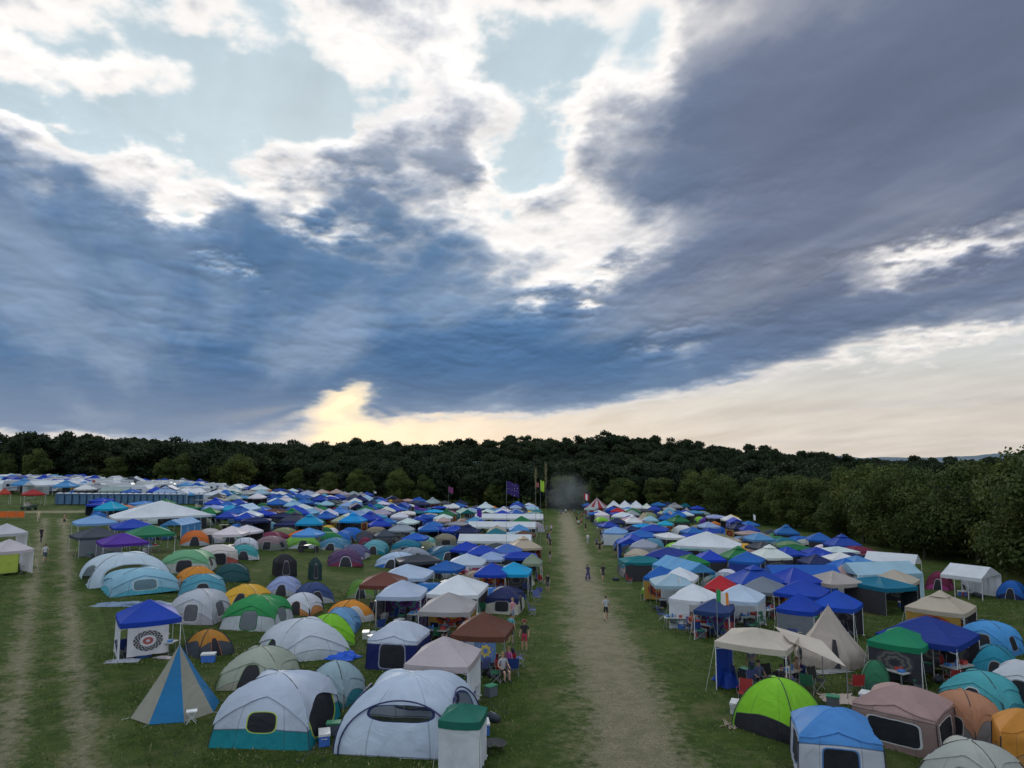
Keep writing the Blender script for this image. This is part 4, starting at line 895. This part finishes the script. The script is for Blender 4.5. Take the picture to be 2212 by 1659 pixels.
# ------------------------------------------------------------ people
def person(px,py,face=0,pose='stand',shirt=(.5,.5,.5),pants=(.03,.03,.04),skin=(.45,.27,.19),hair=(.05,.03,.02),longp=False,dress=False,hh=1.75,long_hair=False,sleeve=.6,hat=None,at_=None):
    J={}; R_={}; 
    def j(n,x,y,z,r,r2=None): J[n]=Vector((x,y,z)); R_[n]=(r,r2 or r)
    dz=-.47 if pose=='sit' else 0
    j('pel',0,0,.95+dz,.15,.11); j('wai',0,0,1.1+dz,.125,.095); j('che',0,0,1.3+dz,.165,.11); j('nb',0,.01,1.45+dz,.075,.065); j('nk',0,0,1.52+dz,.052); j('hd',0,-.015,1.60+dz,.078,.085); j('ht',0,-.01,1.69+dz,.075,.088)
    for s,n in ((-1,'L'),(1,'R')):
        w=s if pose=='walk' else 0
        j('sh'+n,s*.185,.01,1.41+dz,.058)
        if pose=='sit': j('el'+n,s*.27,-.03,1.17+dz,.042); j('wr'+n,s*.22,-.25,1.10+dz,.027); j('pa'+n,s*.20,-.33,1.09+dz,.036,.018)
        elif pose=='reach' and s>0: j('el'+n,s*.27,-.16,1.22,.042); j('wr'+n,s*.22,-.38,1.25,.027); j('pa'+n,s*.21,-.46,1.26,.036,.018)
        else: j('el'+n,s*.25,.03+w*.09,1.14,.042); j('wr'+n,s*.265,-.05+w*.17,.92,.027); j('pa'+n,s*.262,-.08+w*.2,.85,.02,.036)
        j('hi'+n,s*.09,0,.88+dz,.095,.09)
        if pose=='sit': j('kn'+n,s*.13,-.42,.49,.062); j('an'+n,s*.13,-.42,.10,.04); j('to'+n,s*.14,-.58,.04,.038)
        elif pose=='walk' and s<0: j('kn'+n,s*.095,-.20,.53,.062); j('an'+n,s*.095,-.30,.10,.038); j('to'+n,s*.10,-.47,.06,.036)
        elif pose=='walk': j('kn'+n,s*.095,.06,.50,.062); j('an'+n,s*.095,.34,.17,.038); j('to'+n,s*.10,.24,.04,.036)
        else: j('kn'+n,s*.11,-.02,.50,.062); j('an'+n,s*.115,.02,.09,.04); j('to'+n,s*.14,-.15,.04,.037)
    Ed=[('pel','wai'),('wai','che'),('che','nb'),('nb','nk'),('nk','hd'),('hd','ht')]
    for n in 'LR': Ed+=[('nb','sh'+n),('sh'+n,'el'+n),('el'+n,'wr'+n),('wr'+n,'pa'+n),('pel','hi'+n),('hi'+n,'kn'+n),('kn'+n,'an'+n),('an'+n,'to'+n)]
    names=list(J); bm=bmesh.new(); lay=bm.verts.layers.skin.verify(); vs={}
    for n in names:
        v=bm.verts.new(J[n]); v[lay].radius=R_[n]; v[lay].use_root=(n=='pel'); vs[n]=v
    for a,b in Ed: bm.edges.new((vs[a],vs[b]))
    m0=D.meshes.new("tmp"); bm.to_mesh(m0); bm.free(); o=D.objects.new("tmp",m0); scene.collection.objects.link(o)
    o.modifiers.new("s",'SKIN').use_smooth_shade=True; o.modifiers.new("b",'SUBSURF').levels=2; o.modifiers["b"].render_levels=2
    dg=bpy.context.evaluated_depsgraph_get(); em=o.evaluated_get(dg).to_mesh()
    V=[v.co.copy() for v in em.vertices]; Fs=[tuple(p.vertices) for p in em.polygons]; o.evaluated_get(dg).to_mesh_clear(); D.objects.remove(o); D.meshes.remove(m0)
    mb=MB(); mb.v=[tuple(v) for v in V]
    for f in Fs:
        c=sum((V[i] for i in f),Vector())/len(f); best=None;bd=9
        for a,b in Ed:
            A_=J[a];d_=J[b]-A_; t=max(0,min(1,(c-A_).dot(d_)/d_.dot(d_))); dd=(c-A_-d_*t).length-(R_[a][0]*(1-t)+R_[b][0]*t)
            if dd<bd: bd=dd;best=(a,b,t)
        a,b,t=best; k=1
        if a in('pel',) : k=2 if (b[:2]=='hi' or t<.4) else 0
        elif a in ('wai','che','nb'): k=0 if b!='nk' else 1
        elif a[:2]=='sh': k=0 if t<sleeve else 1
        elif a[:2]=='hi': k=2 if (longp or t<.8) else 1
        elif a[:2]=='kn': k=2 if longp and t<.95 else 1
        elif a[:2]=='an': k=4
        mb.f.append(f); mb.m.append(k); mb.u1.append([(0,0)]*len(f)); mb.u2.append([(0,0)]*len(f)); mb.sm.append(True)
    hz=1.655+dz
    mb.grid(lambda u,v:(math.cos(u*6.283)*.084*math.sin(v*1.75),.012+math.sin(u*6.283)*.102*math.sin(v*1.75),hz+.005+.115*math.cos(v*1.75)+.02*(0.5-math.sin(u*6.283)*.5)),12,6,3)
    if long_hair: mb.ball((0,.085,hz-.10),(.085,.045,.17),3)
    mb.tube((0,-.09,hz+.0),(0,-.125,hz-.03),.008,.014,5,1)
    for s in (-1,1):
        mb.ball((s*.032,-.09,hz+.008),(.013,.01,.009),3,6,4); mb.ball((s*.083,.0,hz-.01),(.012,.022,.032),1,6,4)
        n='L' if s<0 else 'R'; P=J['pa'+n]; dr=(P-J['wr'+n]).normalized(); sd_=Vector((0,1,0)) if pose!='sit' and abs(dr.z)>.5 else Vector((1,0,0)); cr=dr.cross(sd_).normalized()
        for q,l in ((-1.5,.065),(-.5,.078),(.5,.074),(1.5,.058)):
            b0=P+sd_*q*.018; b1=b0+dr*l*.55; b2=b1+(dr*.8+cr*s*-.5)*l*.5; mb.tube(b0,b1,.009,.008,5,1); mb.tube(b1,b2,.008,.006,5,1)
        t0=J['wr'+n].lerp(P,.35)-sd_*.02; t1=t0-sd_*.035+dr*.03; mb.tube(t0,t1,.011,.01,5,1); mb.tube(t1,t1+dr*.035-sd_*.008,.01,.007,5,1)
    mb.box((0,-.098,hz-.052),(.04,.012,.008),5)
    if dress: mb.grid(lambda u,v:(math.cos(u*6.283)*(.16+.16*(1-v)),math.sin(u*6.283)*(.13+.16*(1-v)),.18+.9*v+dz),16,5,0)
    if hat:
        mb.ball((0,0,hz+.07),(.10,.115,.07),6,10,6); mb.grid(lambda u,v:(math.cos(u*6.283)*(.09+.08*v),math.sin(u*6.283)*(.10+.08*v),hz+.065),12,1,6)
    ms=[plain("shirt_cloth",shirt,.8),plain("skin",skin,.55,0,.08),plain("shorts_cloth",pants,.85),plain("hair",hair,.7),plain("shoe",(.08,.08,.09),.7),plain("lips",(.3,.1,.09),.5),plain("hat_cloth",hat or (.5,.4,.2),.8)]
    p=at_ or at(px,py); fa=math.atan2(-p.x,p.y)
    put("person",mb.mesh("person",ms),p,fa+R(face),hh/1.75)
BKC=(.02,.02,.025); WH=(.5,.52,.55)
person(1309,1341,180,'walk',(.36,.38,.4),BKC)
person(1270,1255,20,'walk',(.05,.05,.12),BKC,dress=True,hh=1.68,long_hair=True); person(1303,1256,10,'walk',BKC,(.05,.05,.06)); 
person(1133,1409,-20,'stand',BKC,(.35,.03,.06),hat=(.2,.03,.03)); person(1107,1348,60,'reach',(.55,.25,.3),(.2,.25,.35),hair=(.3,.2,.08)); person(1104,1392,150,'stand',(.1,.3,.35),BKC)
person(96,1217,0,'walk',(.5,.5,.52),(.05,.06,.1)); person(88,1173,30,'walk',BKC,BKC,longp=True); person(83,1128,0,'walk',(.6,.5,.3),(.5,.42,.3),longp=True); person(138,1137,90,'walk',(.4,.2,.15),BKC)
person(1270,1176,180,'walk',(.6,.6,.6),(.4,.42,.45),longp=True); person(1289,1186,0,'stand',(.1,.1,.2),BKC); person(1302,1184,40,'stand',(.3,.4,.35),BKC); person(1355,1254,30,'stand',(.1,.2,.4),BKC); person(1385,1249,-30,'stand',(.3,.05,.05),BKC)
person(1183,1281,-30,'stand',BKC,(.1,.1,.12)); person(1188,1216,60,'stand',BKC,(.3,.3,.35)); person(1170,1250,90,'stand',(.3,.1,.1),BKC); person(1246,1130,180,'walk',BKC,BKC); person(1256,1136,0,'walk',(.4,.1,.1),BKC)
for px,py in ((1212,1116),(1222,1113),(1231,1115),(1240,1113),(1250,1118),(1258,1122),(1265,1148),(1250,1140)): person(px,py,random.choice((0,180,60)),random.choice(('walk','stand')),random.choice((BKC,WH,(.1,.15,.3),(.35,.08,.08))),BKC)
person(1040,1448,10,'stand',BKC,(.1,.1,.12)); person(1062,1442,-60,'reach',(.05,.06,.08),(.1,.12,.2)); person(1020,1425,40,'stand',(.25,.27,.3),BKC,long_hair=True)
for (px,py,c,f) in ((1098,1455,(.4,.08,.25),-40),(1086,1470,(.35,.35,.38),30),(1495,1366,(.4,.1,.08),20),(1690,1500,BKC,60),(1722,1482,(.3,.2,.15),-60),(1640,1490,(.1,.12,.2),30),(960,1385,(.15,.15,.2),0),(1508,1370,(.1,.2,.3),-50)):
    p=at(px,py); put("camp_chair",random.choice(chs),p,math.atan2(-p.x,p.y)+R(f))
    person(px,py,f,'sit',c,BKC,at_=Vector((p.x,p.y,p.z)),hair=random.choice(((.05,.03,.02),(.25,.15,.06))))
person(1700,1470,120,'stand',BKC,BKC); person(1625,1478,-30,'reach',(.3,.3,.32),(.1,.1,.15)); person(1730,1470,-100,'stand',(.03,.04,.05),(.3,.25,.2)); person(2045,1452,0,'stand',(.2,.2,.25),BKC)
for k in range(16): person(random.choice((random.uniform(1180,1192),random.uniform(1290,1330))),random.uniform(1145,1200),random.uniform(0,360),'stand',random.choice((BKC,WH,(.1,.2,.4),(.4,.1,.1),(.3,.3,.1))),BKC)
# ------------------------------------------------------------ campfire smoke
m,nt,b,out=newmat("campfire_smoke"); nt.nodes.remove(b); vs_=nt.nodes.new('ShaderNodeVolumePrincipled'); vs_.inputs['Color'].default_value=(.88,.93,1,1)
tc=nt.nodes.new('ShaderNodeTexCoord').outputs['Object']; f,_=noise(nt,tc,1.6,3); X,Y,Z=sep(nt,tc); rr=(X*X+Y*Y+Z*Z)
den=(1-rr).mx(0)*(f.ss(.30,.70)*.8+.1)*.055; nt.links.new(den.k,vs_.inputs['Density']); nt.links.new(vs_.outputs[0],out.inputs['Volume'])
mb=MB(); mb.ball((0,0,0),1,0,24,16); p=at(1225,1108); o=put("campfire_smoke",mb.mesh("campfire_smoke",[m]),(p.x,p.y,p.z+5),0,(7,6,7))
print("objects",len(D.objects))
